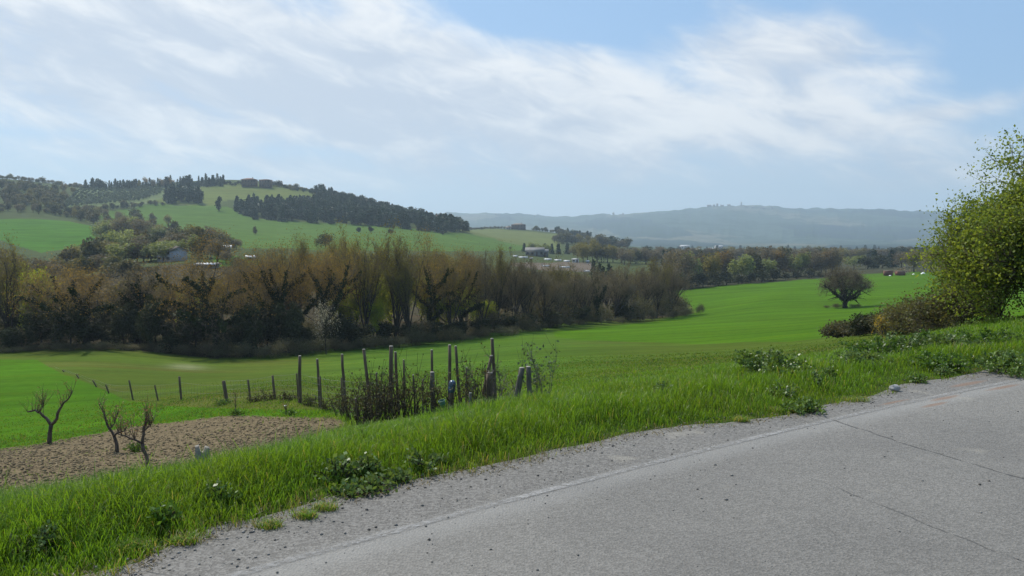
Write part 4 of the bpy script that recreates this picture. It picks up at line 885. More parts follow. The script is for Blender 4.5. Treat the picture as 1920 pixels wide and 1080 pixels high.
link('shaft', MB().box((0, 0, 13), (8, 8, 26)).mesh('shaft', M_BRICK), e); link('belfry', MB().box((0, 0, 29), (9, 9, 6)).box((0, 0, 32.3), (10, 10, .6)).mesh('belfry', M_PLAST), e)
link('roof', MB().lathe([(6.5, 32.6), (.1, 37)], 4).mesh('roof', M_TILE), e)
for px, W, H in ((1329, 30, 16), (1338, 16, 12), (1344, 12, 20), (1353, 22, 10), (1366, 20, 9), (1398, 26, 8), (1410, 18, 9), (1430, 20, 7), (1447, 14, 12), (1150, 14, 12), (1168, 12, 10), (930, 14, 10), (1003, 12, 9)):
    pp = P(px, 440, 6480); k = 'village house on the crest of the blue ridge'
    house('ridge_house', px, 6480, W, W * .7, H, 3, R(6), M_BRICK, M_TILEG, k, 'house', floors=1, nwin=2, chim=False, group='village houses on the ridge crest')
# containers beyond the field
def container(px, Y, W, H, D, rz, label):
    p = P(px, 440, Y); z = zat(p[0], p[1]); e = bpy.data.objects.new('shipping_container', None); COL.objects.link(e); e.location = (p[0], p[1], z); e.rotation_euler = (0, 0, rz); tag(e, label, 'container')
    mb = MB(); n = int(W / .28); mb.box((0, 0, H / 2 + .1), (W, D, H))
    for i in range(n): mb.box((-W / 2 + W * (i + .5) / n, -D / 2 - .02, H / 2 + .1), (W / n * .5, .05, H * .9))
    link('body', mb.mesh('body', M_RUST), e); link('roof', MB().box((0, 0, H + .15), (W + .1, D + .1, .1)).mesh('roof', M_TILEG), e)
    link('door', MB().box((W / 2 + .03, 0, H / 2 + .1), (.06, D * .9, H * .9)).mesh('door', M_SHUT), e)
container(1667, 404, 3.6, 2.3, 2.4, R(-8), 'dark red-brown metal container, left one of the pair at the far field edge')
container(1690, 400, 3.6, 1.9, 2.4, R(6), 'lower red-brown container right of the other, backed by a pale heap')
p = P(1692, 440, 406); 
V, F_ = quads(rg(9), rg(9).normal(0, 1, (500, 3)) * (1.6, 1, .6) + (0, 0, 1.9), .4); h_ = link('brushwood_heap', mesh_np('brushwood_heap', V, F_, leafmat('dry_brush', (.34, .29, .22), (.22, .18, .13), .2)), loc=(p[0], p[1], zat(p[0], p[1]))); tag(h_, 'pale heap of dry brushwood behind the right container', 'heap')
def sheet(px, Y, w_, h_, label, seed):  # crumpled shape standing in for a small white object of unknown kind
    g = rg(seed); n = 9; xs_ = np.linspace(-w_ / 2, w_ / 2, n); V = []
    for a in xs_:
        for b in np.linspace(-.6, .6, 5): V.append((a, b, .1 + h_ * max(0, 1 - (a / w_ * 1.8) ** 2) * (1 - abs(b)) + g.random() * .15 * h_))
    q = [[i * 5 + j, i * 5 + j + 1, (i + 1) * 5 + j + 1, (i + 1) * 5 + j] for i in range(n - 1) for j in range(4)]
    p = P(px, 440, Y); tag(link('pale_object', mesh_np('pale_object', V, [q], M_WHITE), loc=(p[0], p[1], zat(p[0], p[1]))), label, 'pale_object')
sheet(1733, 400, 2.2, 1.1, 'small unidentified white object on the field edge nearest the big bush', 1); sheet(1715, 402, 1.2, .5, 'smaller unidentified white object between the containers and the larger one', 2); sheet(1671, 398, 1.1, .4, 'small unidentified white object in front of the left container', 3)

# ------------------------------------------------------------------ posts and old fence
M_POST = solid('weathered_post_wood', (.155, .12, .085), .9, .35, 5.0, c2=(.085, .064, .045), bump=.6, stretch=(4, 4, .5))
M_POSTG = solid('grey_post_wood', (.15, .135, .115), .9, .35, 5.0, c2=(.08, .07, .06), bump=.6, stretch=(4, 4, .5))
M_CUT = solid('sawn_post_end', (.42, .38, .32), .8, .2, 10)
M_WIRE = solid('galvanised_wire', (.22, .22, .21), .45, .2, 5, metal=.6)
M_STONE = solid('pale_stone', (.50, .48, .45), .85, .25, 9.0, bump=.5)
prg = rg(77)
def post_geo(px0, px1, top, Y, wpx):
    p1 = P(px1, top, Y); p0 = P(px0, 440, Y); z0 = zat(p0[0], p0[1]); base = np.array([p0[0], p0[1], z0 - .25]); r = wpx * .38 * Y / F
    return base, np.array(p1), r
def post_parts(base, top, r, parent, mat):
    mb = MB(); k = 6; pl = [base + (top - base) * i / k + np.append(prg.normal(0, r * .10, 2), 0) - base for i in range(k + 1)]
    sh = mb.tube(pl, [r * (1.12 - .18 * i / k) for i in range(k + 1)], 9, True, .16, prg).mesh('shaft', mat, True)
    link('shaft', sh, parent); a = pl[-1]; link('sawn_end', MB().tube([a + (0, 0, .001), a + (0, 0, .02)], [r * .93, r * .85], 9).mesh('sawn_end', M_CUT), parent)
def post(px0, px1, top, Y, wpx, label, mat=None, name='wooden_post'):
    b_, t_, r = post_geo(px0, px1, top, Y, wpx); e = bpy.data.objects.new(name, None); COL.objects.link(e); e.location = b_
    tag(e, label, 'post', 'old wooden posts beside the verge'); post_parts(b_, t_, r, e, mat or M_POST); return e
post(557, 562, 668, 27, 8, 'tall post leaning slightly right, at the right end of the netting')
post(596, 595, 674, 26, 6.5, 'straight thin post right after the tall one at the end of the netting')
post(645, 641, 665, 24.5, 7, 'thin post on the left edge of the dead brambles')
post(697, 682, 656, 19, 8, 'post leaning left, rising from the dead brambles')
post(729, 733, 650, 19, 11, 'thickest tall post of the close pair in the dead brambles')
post(746, 741, 661, 20, 7, 'thinner post of the close pair, touching the thick one')
post(808, 810, 657, 19.5, 6.5, 'slim upright post behind the thicker stub')
post(811, 810, 699, 18.5, 12, 'stubby thick post in front of the slim upright one', M_POSTG)
post(841, 843, 648, 18.5, 8.5, 'upright post behind the post that wears the blue bottle')
post(864, 854, 650, 18.5, 7, 'post leaning left, nearest to the right of the blue bottle')
post(843, 847, 722, 17, 13, 'short thick post capped with an upturned blue bottle')
post(930, 923, 636, 17, 8.5, 'tallest post, standing inside the bare thorny shrub')
post(893, 921, 668, 16.8, 9, 'diagonal brace post leaning against the tallest post')
post(917, 918, 700, 16.5, 17, 'stout short post at the foot of the tallest post')
post(962, 978, 691, 15, 15, 'stout leaning post of the blunt inverted-V pair', M_POSTG)
post(996, 991, 689, 15, 13, 'upright post of the blunt inverted-V pair', M_POSTG)
post(880, 882, 738, 16, 8, 'small pale-topped stub between the blue bottle and the brace post', M_POSTG)
post(671, 667, 748, 18, 5.5, 'low dark stake at the near left end of the brambles')
post(703, 706, 700, 18.5, 4.5, 'thin dark stake between the left-leaning post and the close pair')
post(757, 757, 676, 19, 5, 'thin bare stake just right of the close pair of posts')
post(778, 775, 704, 18.5, 4.5, 'short thin stake halfway between the close pair and the slim upright post')
post(790, 793, 712, 18, 4, 'thinnest stake, left of the stubby thick post')
post(872, 875, 690, 17.8, 4.5, 'thin stake between the left-leaning post and the diagonal brace')
# upturned bottle and green pot
M_BLUE = solid('blue_plastic', (.08, .13, .22), .18, .15, 6.0, spec=.8); M_GREEN = solid('green_plastic', (.025, .13, .08), .5, .2, 6.0, spec=.6)
p = P(847, 728, 17); e = bpy.data.objects.new('plastic_bottle', None); COL.objects.link(e); e.location = p; e.rotation_euler = (R(6), R(9), 0); tag(e, 'translucent blue plastic bottle turned upside down over a short post', 'bottle')
link('body', MB().lathe([(.045, -.10), (.068, -.07), (.070, .02), (.064, .035), (.070, .05), (.070, .11), (.055, .15), (.02, .165), (.001, .16)], 18).mesh('body', M_BLUE, True), e)
p = P(831, 762, 15.0); e = bpy.data.objects.new('plant_pot', None); COL.objects.link(e); e.location = (p[0], p[1], max(p[2], zat(p[0], p[1]))); e.scale = (.75, .75, .8); e.rotation_euler = (R(12), R(-14), 0); tag(e, 'green plastic pot half sunk in the grass below the blue bottle', 'pot')
link('body', MB().lathe([(.001, -.02), (.055, -.02), (.075, .13), (.068, .13), (.05, 0), (.001, 0)], 16).mesh('body', M_GREEN, True), e); link('rim', MB().lathe([(.075, .115), (.084, .12), (.084, .145), (.074, .145)], 16).mesh('rim', M_GREEN, True), e)
# netting fence in the meadow
def fence(name, plist, label, H, nets, hh=1.0, cell=.16, tops=None):
    e = bpy.data.objects.new(name, None); COL.objects.link(e); b0, _, _ = post_geo(plist[0][0], plist[0][0], 700, plist[0][3], 5); e.location = b0; tag(e, label, 'fence')
    bs = []
    for px0, px1, top, Y, wpx in plist:
        b_, t_, r = post_geo(px0, px1, top, Y, wpx); off = b_ - b0; bs.append((b_, t_)); k = 4
        pl = [off + (t_ - b_) * i / k for i in range(k + 1)]; o = link('post', MB().tube(pl, [r * 1.05] * k + [r], 8, True, .15, prg).mesh('post', M_POST, True), e)
    mb = MB()
    for i in range(len(bs) - 1):
        (b1, t1), (b2, t2) = bs[i], bs[i + 1]
        if not nets(i): continue
        h1 = min(hh, (t1 - b1)[2] - .25); h2 = min(hh, (t2 - b2)[2] - .25); L = np.linalg.norm(b2 - b1); nv = max(2, int(L / cell)); nh = max(2, int(hh / cell))
        for j in range(nh + 1):
            a = b1 + np.array([0, -.05, .25 + h1 * j / nh]) - b0; c = b2 + np.array([0, -.05, .25 + h2 * j / nh]) - b0; m = (a + c) / 2 - np.array([0, 0, .03 * L / 4]); mb.tube([a, m, c], .0035, 3, False)
        for j in range(1, nv):
            f = j / nv; q = b1 + (b2 - b1) * f - b0 + np.array([0, -.05, .25]); sag = .03 * L / 4 * (1 - abs(2 * f - 1)); mb.tube([q - (0, 0, sag), q + np.array([0, 0, h1 + (h2 - h1) * f - sag])], .0035, 3, False)
    link('netting', mb.mesh('netting', M_WIRE), e); return e
fence('netting_fence', [(421, 419, 714, 31, 9), (465, 465, 712, 30.5, 5), (511, 511, 704, 29.5, 6), (556, 556, 700, 27.3, 4), (600, 600, 705, 25.5, 4), (640, 640, 708, 24, 4), (690, 690, 715, 21, 4), (720, 720, 722, 19.5, 4)],
      'wire netting fence on thin posts running from the meadow into the dead brambles', 1, lambda i: True, .95)
fence('meadow_fence', [(75, 75, 681, 92, 2.6), (93, 93, 687, 84, 2.6), (117, 117, 694, 74, 2.6), (143, 143, 702, 66, 3), (176, 174, 713, 57, 3.5), (198, 198, 721, 52, 3.5), (242, 242, 713, 46, 4), (290, 290, 722, 42, 4), (333, 336, 706, 38, 5.5), (421, 421, 722, 31.5, 4)],
      'sparse wire fence dividing the bright green strip from the brownish meadow', 1, lambda i: True, .8, .5)

# ------------------------------------------------------------------ pruned fruit trees
M_FBARK = solid('fruit_tree_bark', (.12, .095, .075), .9, .4, 6.0, c2=(.055, .045, .036), bump=.7)
L_FBUD = leafmat('fruit_buds', (.28, .17, .11), (.16, .13, .08), .3, .6, .2)
def fruit(label, Y, limbs, shoots, seed):
    g = rg(seed); r0 = limbs[0][0]; b_ = P(r0[0], r0[1], Y); z = zat(b_[0], b_[1]); dz = z - b_[2]
    e = bpy.data.objects.new('pruned_fruit_tree', None); COL.objects.link(e); e.location = (b_[0], b_[1], z); tag(e, label, 'tree', 'pruned fruit trees on the tilled plot')
    mb = MB(); B = []; yo = 0
    for li, lm_ in enumerate(limbs):
        pl = []; rl = []; n = len(lm_)
        for i, (px, py, wpx) in enumerate(lm_):
            q = P(px, py, Y); q = q - b_; q[1] = 0 if li == 0 else (li % 2 * 2 - 1) * .16 * i / n * Y / 20; q[2] *= 1.0; pl.append(q); rl.append(wpx * .35 * Y / F)
        pl2 = [pl[0]]; rl2 = [rl[0]]
        for i in range(1, n):
            for u in (.5, 1.0): pl2.append(pl[i - 1] * (1 - u) + pl[i] * u + g.normal(0, .012, 3) * (u < 1)); rl2.append(rl[i - 1] * (1 - u) + rl[i] * u)
        if li == 0: pl2[0] = pl2[0] - np.array([0, 0, .15])
        mb.tube(pl2, rl2, 8, True, .25, g); B.append((np.array(pl2), rl2, 1 if li else 0))
    link('trunk', mb.mesh('trunk', M_FBARK, True), e)
    tw = MB(); tips = []
    for p_, r_, lv in B:
        for _ in range(shoots * 2 if lv else 0):
            i = g.integers(max(0, len(p_) // 2 - 1), len(p_)); s_ = p_[i]; d = unit(np.array([g.normal(0, .35), g.normal(0, .35), 1.0])); L = g.uniform(.15, .55); q = [s_]; 
            for k in range(3): d = unit(d + g.normal(0, .12, 3)); q.append(q[-1] + d * L / 3); tips.append(q[-1])
            tw.tube(q, [.007, .005, .004, .003], 3, False)
    link('shoots', tw.mesh('shoots', M_FBARK), e)
    C = np.array(tips); C = C[g.integers(0, len(C), len(C) * 2)] + g.normal(0, .03, (len(C) * 2, 3)); V, F_ = quads(g, C, .022); link('foliage', mesh_np('foliage', V, F_, L_FBUD), e)
fruit('forked pruned fruit tree with a dark Y-shaped trunk by the bright grass', 24,
      [[(92, 830, 13), (93, 812, 11), (96, 794, 11)], [(96, 794, 9), (86, 783, 8), (73, 773, 7), (62, 768, 6), (46, 772, 4)], [(96, 794, 9), (108, 782, 8), (113, 766, 7), (122, 752, 5), (134, 742, 4), (141, 730, 3)], [(70, 772, 4), (78, 762, 3), (76, 752, 2)]], 11, 1)
fruit('crooked pruned fruit tree leaning left, middle one of the three on the plot', 20.5,
      [[(220, 850, 11), (219, 835, 9), (214, 820, 9)], [(214, 820, 8), (204, 806, 7), (197, 794, 5), (192, 780, 4), (182, 765, 2)], [(214, 820, 6), (224, 812, 5), (238, 808, 3)], [(204, 806, 5), (212, 798, 3), (216, 782, 2)]], 9, 2)
fruit('nearest pruned fruit tree with an upright stub and a thin side limb', 17,
      [[(277, 875, 11), (274, 850, 10), (267, 828, 10)], [(267, 828, 8), (268, 812, 8), (271, 790, 7), (273, 784, 6)], [(267, 828, 6), (254, 820, 5), (238, 812, 4), (226, 808, 3)], [(270, 805, 4), (280, 797, 3), (284, 786, 2)]], 9, 3)
# saplings with ties
def sapling(px, Y, top, label, seed, tagc=None):
    g = rg(seed); b_ = P(px, 440, Y); z = zat(b_[0], b_[1]); t_ = P(px, top, Y); e = bpy.data.objects.new('sapling', None); COL.objects.link(e); e.location = (b_[0], b_[1], z); tag(e, label, 'sapling')
    H = max(t_[2] - z, .3); link('stem', MB().tube([(0, 0, -.1), (.01, 0, H * .5), (-.01, 0, H)], [.014, .011, .006], 6).mesh('stem', M_FBARK, True), e)
    tw = MB(); C = []
    for i in range(16): a = g.random() * 6.28; s_ = np.array([0, 0, H * g.uniform(.35, 1)]); d = np.array([math.cos(a) * .5, math.sin(a) * .5, 1]) * g.uniform(.1, .3); tw.tube([s_, s_ + d * .5, s_ + d], [.004, .003, .002], 3, False); C += [s_ + d * u for u in (.5, .8, 1)]
    link('twigs', tw.mesh('twigs', M_FBARK), e); V, F_ = quads(g, np.array(C), .02); link('foliage', mesh_np('foliage', V, F_, L_FBUD), e)
    if tagc: link('tie', MB().lathe([(.03, H * .92), (.045, H * .93), (.04, H), (.02, H * 1.01)], 8).mesh('tie', tagc), e)
sapling(435, 26, 740, 'thin dark leafless sapling standing in a green tuft on the tilled plot', 5); sapling(530, 24.5, 767, 'short sapling with a pale tie on top, right end of the tilled plot', 6, M_WHITE)
# broken concrete stub
p = P(370, 440, 10.5); z = zat(p[0], p[1]); tp = P(370, 838, 10.5)[2]; h_ = tp - z
st_ = tag(link('concrete_stub', MB().prism([(-.09, -.1), (.09, -.1), (.085, h_ - .02), (.03, h_), (.01, h_ - .07), (-.02, h_ - .06), (-.04, h_ + .02), (-.085, h_ + .01)], -.055, .06).mesh('concrete_stub', solid('rough_concrete', (.30, .275, .235), .9, .3, 9, bump=.6)), loc=(p[0], p[1], z)), 'short broken grey concrete stub with a notched top at the edge of the grass', 'stub')
st_.rotation_euler = (0, 0, R(20))
# pale stone at the road edge and scattered pebbles
def rock(seed, s, flat=.6):
    g = rg(seed); b_ = math.pi * (3 - 5 ** .5); n = 60
    import bmesh
    bm = bmesh.new(); bmesh.ops.create_icosphere(bm, subdivisions=2, radius=1)
    for v in bm.verts: v.co *= 1 + .22 * float(vnoise(np.array([v.co.x * 2.1 + seed]), np.array([v.co.y * 2.1 + v.co.z * 1.7]), seed)[0]) * 2; v.co.z *= flat
    me = bpy.data.meshes.new('stone'); bm.to_mesh(me); bm.free()
    for v in me.vertices: v.co *= s
    return me
def on_road_plane(px, py, z=ROADZ): d = ray(px, py); return d * (z / d[2])
q = on_road_plane(1677, 733); me = rock(3, .055, .7); me.materials.append(M_STONE); tag(link('stone', me, loc=(q[0], q[1], ROADZ + .03)), 'palest fist-sized stone lying where asphalt meets grass', 'stone')
# ------------------------------------------------------------------ foreground vegetation
fg = rg(900)
# grass material with a brighter tip and dry base
def grassmat(name, base, tip, dry):
    m, T = new_mat(name); at = T.n('ShaderNodeAttribute', attribute_name='tipf').outputs['Fac']; hu = T.n('ShaderNodeAttribute', attribute_name='hue').outputs['Fac']; dr = T.n('ShaderNodeAttribute', attribute_name='dry').outputs['Fac']
    col = T.mix(at, c4(base), c4(tip)); col = T.mix(T.m('MULTIPLY', hu, .5), col, (.17, .215, .02, 1)); col = T.mix(dr, col, c4(dry))
    p_ = T.n('ShaderNodeBsdfPrincipled', ins={'Base Color': col, 'Roughness': .45, 'Specular IOR Level': .3})
    q_ = T.n('ShaderNodeBsdfTranslucent', ins={0: T.mix(1.0, col, (1.35, 1.35, .6, 1), 'MULTIPLY')})
    T.n('ShaderNodeOutputMaterial', ins={0: T.n('ShaderNodeMixShader', ins={0: .5, 1: p_.outputs[0], 2: q_.outputs[0]}).outputs[0]}); return m
M_BLADE = grassmat('grass_blades', (.075, .145, .013), (.145, .27, .024), (.32, .25, .11))
def blades(g, X_, Y_, Z_, h, wd, lean=.35, dry=None):
    n = len(X_); a = g.random(n) * 6.283; la = g.random(n) * 6.283; ln = lean * (.3 + g.random(n)) * h
    sx, sy = np.cos(a) * wd / 2, np.sin(a) * wd / 2; lx, ly = np.cos(la) * ln, np.sin(la) * ln
    def pt(f, wf, lf): return [np.stack([X_ + lx * lf + s_ * sx * wf, Y_ + ly * lf + s_ * sy * wf, Z_ + h * f], 1) for s_ in (-1, 1)]
    A = pt(0, 1, 0); Bm = pt(.45, .85, .25); C = pt(.8, .55, .62); tip = np.stack([X_ + lx * 1.15, Y_ + ly * 1.15, Z_ + h * (1 - .25 * lean)], 1)
    V = np.stack([A[0], A[1], Bm[0], Bm[1], C[0], C[1], tip], 1).reshape(-1, 3); o = np.arange(n)[:, None] * 7
    q = np.concatenate([o + np.array([[0, 1, 3, 2]]), o + np.array([[2, 3, 5, 4]])]); t = o + np.array([[4, 5, 6]])
    tipf = np.tile([0, 0, .5, .5, .85, .85, 1], n); hue = np.repeat(np.clip(g.random(n) * .8 + 1.1 * (vnoise(X_ * 1.7, Y_ * 1.7, 61)), 0, 1), 7); dr = np.repeat(dry if dry is not None else np.zeros(n), 7)
    return V, q, t, {'tipf': tipf, 'hue': hue, 'dry': dr}
def cand(n, r0, r1, g, th=.66):
    t = g.uniform(-th, th, n); r = np.exp(g.uniform(math.log(r0), math.log(r1), n)); return np.sin(t) * r, np.cos(t) * r, r
x, y, r = cand(560000, 3.4, 34, fg)
D, S = road_d(x, y); e = D - edge_off(S) - .07 * vnoise(S * 11, D * 9, 33) * 2 - .05 * vnoise(S * 29, D * 20, 34) * 2
px_, py_ = proj(x, y, np.full(len(x), ROADZ))
keep = e > 0
thin = np.clip(e / .30, .10, 1); keep &= fg.random(len(x)) < thin
x, y, r, e, D, S = [a[keep] for a in (x, y, r, e, D, S)]
z = Hgt(x, y); z = np.where(D < .85, np.maximum(z, ROADZ + .002), z); px_, py_ = proj(x, y, z)
insoil = inpoly(px_ + fg.normal(0, 7, len(x)), py_ + fg.normal(0, 5, len(x)), SOIL) & (e > 1.6) & (r < 45)
sparse = fg.random(len(x)) < .03 + .35 * sstep(vnoise(x * .8, y * .8, 47) + .4 * vnoise(x * 2.5, y * 2.5, 48), .22, .45); keep = ~insoil | sparse
keep &= fg.random(len(x)) < 1 - .8 * sstep(r, 20, 34)
x, y, r, e, z, insoil, px_, py_ = [a[keep] for a in (x, y, r, e, z, insoil, px_, py_)]
pn = vnoise(x * 1.1, y * 1.1, 41) + .5; pn2 = vnoise(x * 3.5, y * 3.5, 42) + .5
h = (.04 + .085 * sstep(e, .08, .75) + .025 * (1 - sstep(px_, 900, 1400))) * (.28 + .85 * pn + .65 * pn2) * (.6 + .7 * fg.random(len(x)))
h *= np.where(e > 3.2, .8, 1); h = np.where(insoil, h * .35, h); h *= 1 - .6 * sstep(r, 14, 34)
tall = fg.random(len(x)) < .012; h = np.where(tall & (e > .4) & ~insoil, h * 1.6, h)
wd = np.clip(.0045 * (.7 + .6 * fg.random(len(x))) * np.maximum(1, r / 7.5), .003, .03)
dry = np.where(e < .28, (fg.random(len(x)) < .5 * (1 - e / .28)) * fg.random(len(x)), (fg.random(len(x)) < .035) * .8)
V, q, t, at = blades(fg, x, y, z - .01, h, wd, .55, dry)
tag(link('verge_grass', mesh_np('verge_grass', V, [q, t], M_BLADE, True, at)), 'lush bright green grass along the road edge', 'grass', kind='stuff')
# shorter meadow grass beyond
x, y, r = cand(150000, 14, 70, fg, .62); D, S = road_d(x, y); z = Hgt(x, y); px_, py_ = proj(x, y, z); k = (D > 3) & ~inpoly(px_, py_, SOIL) & (fg.random(len(x)) < .8 * (1 - sstep(r, 22, 66)))
x, y, r, z = x[k], y[k], r[k], z[k]; n = len(x); hm_ = (.03 + .06 * (vnoise(x / 3, y / 3, 44) + .5)) * (.6 + .8 * fg.random(n)) * (1 - .45 * sstep(r, 30, 70))
MB_MEADOW = grassmat('meadow_blades', (.05, .10, .014), (.075, .155, .022), (.17, .15, .06))
V, q, t, at = blades(fg, x, y, z - .01, hm_, .0013 * r ** .95, .5, (fg.random(n) < .18) * .7)
tag(link('meadow_grass', mesh_np('meadow_grass', V, [q, t], MB_MEADOW, True, at)), 'short green grass of the sloping meadow', 'grass', kind='stuff')
# clods on the tilled plot
g = rg(31); x, y, r = cand(90000, 9, 34, g, .66); z = Hgt(x, y); px_, py_ = proj(x, y, z); D, S = road_d(x, y)
k = inpoly(px_, py_, SOIL) & (D > 2.0) & (vnoise(x * .9, y * .9, 55) + g.random(len(x)) * .5 > -.1); x, y, z, r = x[k][:26000], y[k][:26000], z[k][:26000], r[k][:26000]; n = len(x)
oc = np.array([[1, 0, 0], [0, 1, 0], [-1, 0, 0], [0, -1, 0], [0, 0, 1], [0, 0, -1.0]]); of = np.array([[0, 1, 4], [1, 2, 4], [2, 3, 4], [3, 0, 4], [1, 0, 5], [2, 1, 5], [3, 2, 5], [0, 3, 5]])
sz = .010 + .036 * g.random(n) ** 3; V = oc[None] * sz[:, None, None] * (.6 + .8 * g.random((n, 6, 1))) + g.normal(0, .15, (n, 6, 3)) * sz[:, None, None]; V[:, :, 2] *= .7
V += np.stack([x, y, z + sz * .25], 1)[:, None]; Fo = (np.arange(n)[:, None, None] * 6 + of[None]).reshape(-1, 3)
M_CLOD = leafmat('soil_clods', (.23, .18, .108), (.108, .084, .05), 0.0, .95, .1, .1)
tag(link('soil_clods', mesh_np('soil_clods', V.reshape(-1, 3), Fo, M_CLOD)), 'loose brown clods covering the tilled plot', 'soil', kind='stuff')
# grit and pebbles along the asphalt edge
x, y, r = cand(60000, 3.6, 16, g, .62); D, S = road_d(x, y); dens = np.where(D > edge_off(S) - .12, .75, np.where(D > .02, .22, np.where(D > -.5, .05, .012))) ; k = (D < EDGE + .35) & (D > -4) & (g.random(len(x)) < dens)
x, y, r, D = x[k], y[k], r[k], D[k]; n = len(x); sz = .0025 + .009 * g.random(n) ** 4; V = oc[None] * sz[:, None, None] * (.6 + .8 * g.random((n, 6, 1))); V[:, :, 2] *= .7; V += np.stack([x, y, np.full(n, ROADZ) + sz * .3], 1)[:, None]
M_GRIT = leafmat('road_grit', (.30, .28, .25), (.08, .07, .06), 0.0, .9, .2, .1)
tag(link('grit', mesh_np('grit', V.reshape(-1, 3), (np.arange(n)[:, None, None] * 6 + of[None]).reshape(-1, 3), M_GRIT)), 'loose grit and pebbles along the asphalt edge', 'grit', kind='stuff')

def weed(name, px, py, Yv, w_, h_, n, ls, label, mats, seed, stem=True, onroad=True, cat='weed', group=None, elong=1.3, stemsn=40):
    """leafy plant: arching stems with leaves set along them, a low mound with its own outline"""
    g = rg(seed)
    if onroad: q = on_road_plane(px, py); x, y = q[0], q[1]
    else: q = P(px, 440, Yv); x, y = q[0], q[1]
    z = zat(x, y); e = bpy.data.objects.new(name, None); COL.objects.link(e); e.location = (x, y, z); tag(e, label, cat, group)
    st_ = MB(); C = []
    for i in range(stemsn):
        a = g.random() * 6.283; rr = g.random() ** .6 * w_ / 2; hh = h_ * (1 - .55 * (rr / (w_ / 2)) ** 2) * g.uniform(.6, 1.1); tx, ty = rr * math.cos(a), rr * math.sin(a)
        pl = [np.array([tx * .25, ty * .25, -.01]), np.array([tx * .6, ty * .6, hh * .75]), np.array([tx, ty, hh])]; st_.tube(pl, [.005, .004, .002], 3, False)
        for _ in range(max(1, n // stemsn)): u = g.random() ** .7; p_ = (pl[0] * (1 - u) ** 2 + 2 * pl[1] * u * (1 - u) + pl[2] * u * u); C.append(p_ + g.normal(0, ls * .8, 3))
    C = np.array(C); C[:, 2] = np.maximum(C[:, 2], .01); link('stems', st_.mesh('stems', M_BARK), e); V, F_ = quads(g, C, ls, elong, .2); link('foliage', mesh_np('foliage', V, F_, mats), e); return e
L_BROAD = leafmat('grey_green_broad_leaves', (.16, .225, .075), (.07, .13, .022), .3, .5, .35, .2)
L_BRAM = leafmat('bramble_dark', (.07, .13, .025), (.15, .23, .04), .25, .45, .4, .2)
for i, (px, py, w_, h_) in enumerate(((655, 926, .30, .06), (700, 918, .32, .07), (738, 902, .26, .07), (690, 892, .24, .10), (640, 898, .20, .10))):
    weed('broadleaf_weed', px, py, 0, w_, h_, 300, .024, ['broad-leaved grey-green weed creeping onto the asphalt, nearest the camera of its cluster', 'broad-leaved weed in the middle of the cluster at the asphalt edge', 'broad-leaved weed at the right end of the cluster at the asphalt edge', 'broad-leaved weed standing back in the grass behind its cluster', 'broad-leaved weed at the left rear of its cluster in the grass'][i], L_BROAD, 60 + i, group='broad-leaved weeds at the asphalt edge')
weed('bramble_mound', 1437, 706, 0, 1.0, .34, 2600, .026, 'dark glossy bramble mound rising from the verge before the green field', L_BRAM, 70)
weed('dark_weed', 1505, 772, 0, .42, .14, 1100, .02, 'dark low weed at the asphalt edge where the long crack starts', L_BRAM, 71)
weed('bramble_mound', 1893, 700, 0, 1.1, .26, 2000, .026, 'dark bramble clump by the road under the big bush', L_BRAM, 72)
weed('verge_weed', 80, 1040, 0, .30, .12, 500, .022, 'pale broad-leaved weed in the grass at the bottom left corner', L_BROAD, 73)
for i, (px, py, w_, h_) in enumerate(((1650, 668, 1.0, .34), (1700, 655, 1.1, .34), (1735, 650, .9, .36), (1790, 655, .9, .30), (1850, 645, 1.0, .34), (1610, 690, .7, .22), (1760, 690, .8, .20))):
    weed('leafy_verge_plant', px, py, 0, w_ * 1.2, h_ * .75, 1500, .027, 'leafy whitish-tipped plant of the weedy bank left of the big bush', L_BROAD if i % 2 else L_GRASS, 80 + i, group='leafy plants on the weedy bank')
for i, (px, py) in enumerate(((611, 955), (573, 970), (505, 988), (1607, 752), (345, 1018), (1455, 772), (255, 1030), (1390, 790))):
    q = on_road_plane(px, py); g = rg(500 + i); n = 260; a = g.random(n) * 6.283; rr = g.random(n) ** .7 * (.06 if i != 3 else .09)
    V, qf, tf, at = blades(g, rr * np.cos(a) * 1.3, rr * np.sin(a), np.zeros(n) - .005, .05 * (.4 + g.random(n)), np.full(n, .004), 1.1, (g.random(n) < .35) * .9)
    tag(link('grass_tuft', mesh_np('grass_tuft', V, [qf, tf], M_BLADE, True, at), loc=(q[0], q[1], ROADZ + .001)), 'small yellowish grass tuft growing through the asphalt shoulder', 'grass tuft', 'grass tufts on the asphalt shoulder')
for i, (px, Y, w_, h_, lb) in enumerate(((243, 20.5, .55, .25, 'dark green round tuft between the two near fruit trees'), (435, 26, .6, .14, 'green tuft round the foot of the leafless sapling'), (540, 24.5, .6, .16, 'green tuft beside the sapling with the pale tie'), (410, 30, .9, .2, 'leafy clump at the corner post of the netting'))):
    weed('green_tuft', px, 0, Y, w_, h_, 420, .035, lb, L_GRASS, 90 + i, onroad=False, cat='tuft')
vg = rg(321); k_ = 0
while k_ < 18:
    px_w = vg.uniform(-20, 1900); s_w = vg.random(); base_y = float(np.interp(px_w, [0, 400, 752, 1000, 1440, 1920], [1120, 985, 904, 855, 785, 690])); yy_ = base_y - 12 - s_w ** 1.3 * float(np.interp(px_w, [0, 600, 1000, 1920], [150, 80, 70, 60]))
    weed('verge_weed', px_w, yy_, 0, vg.uniform(.18, .42), vg.uniform(.09, .17), 260, .021, 'small broad-leaved weed scattered in the grass of the verge', (L_BROAD, L_GRASS, L_BRAM)[k_ % 3], 700 + k_, group='small weeds in the verge', stemsn=16); k_ += 1
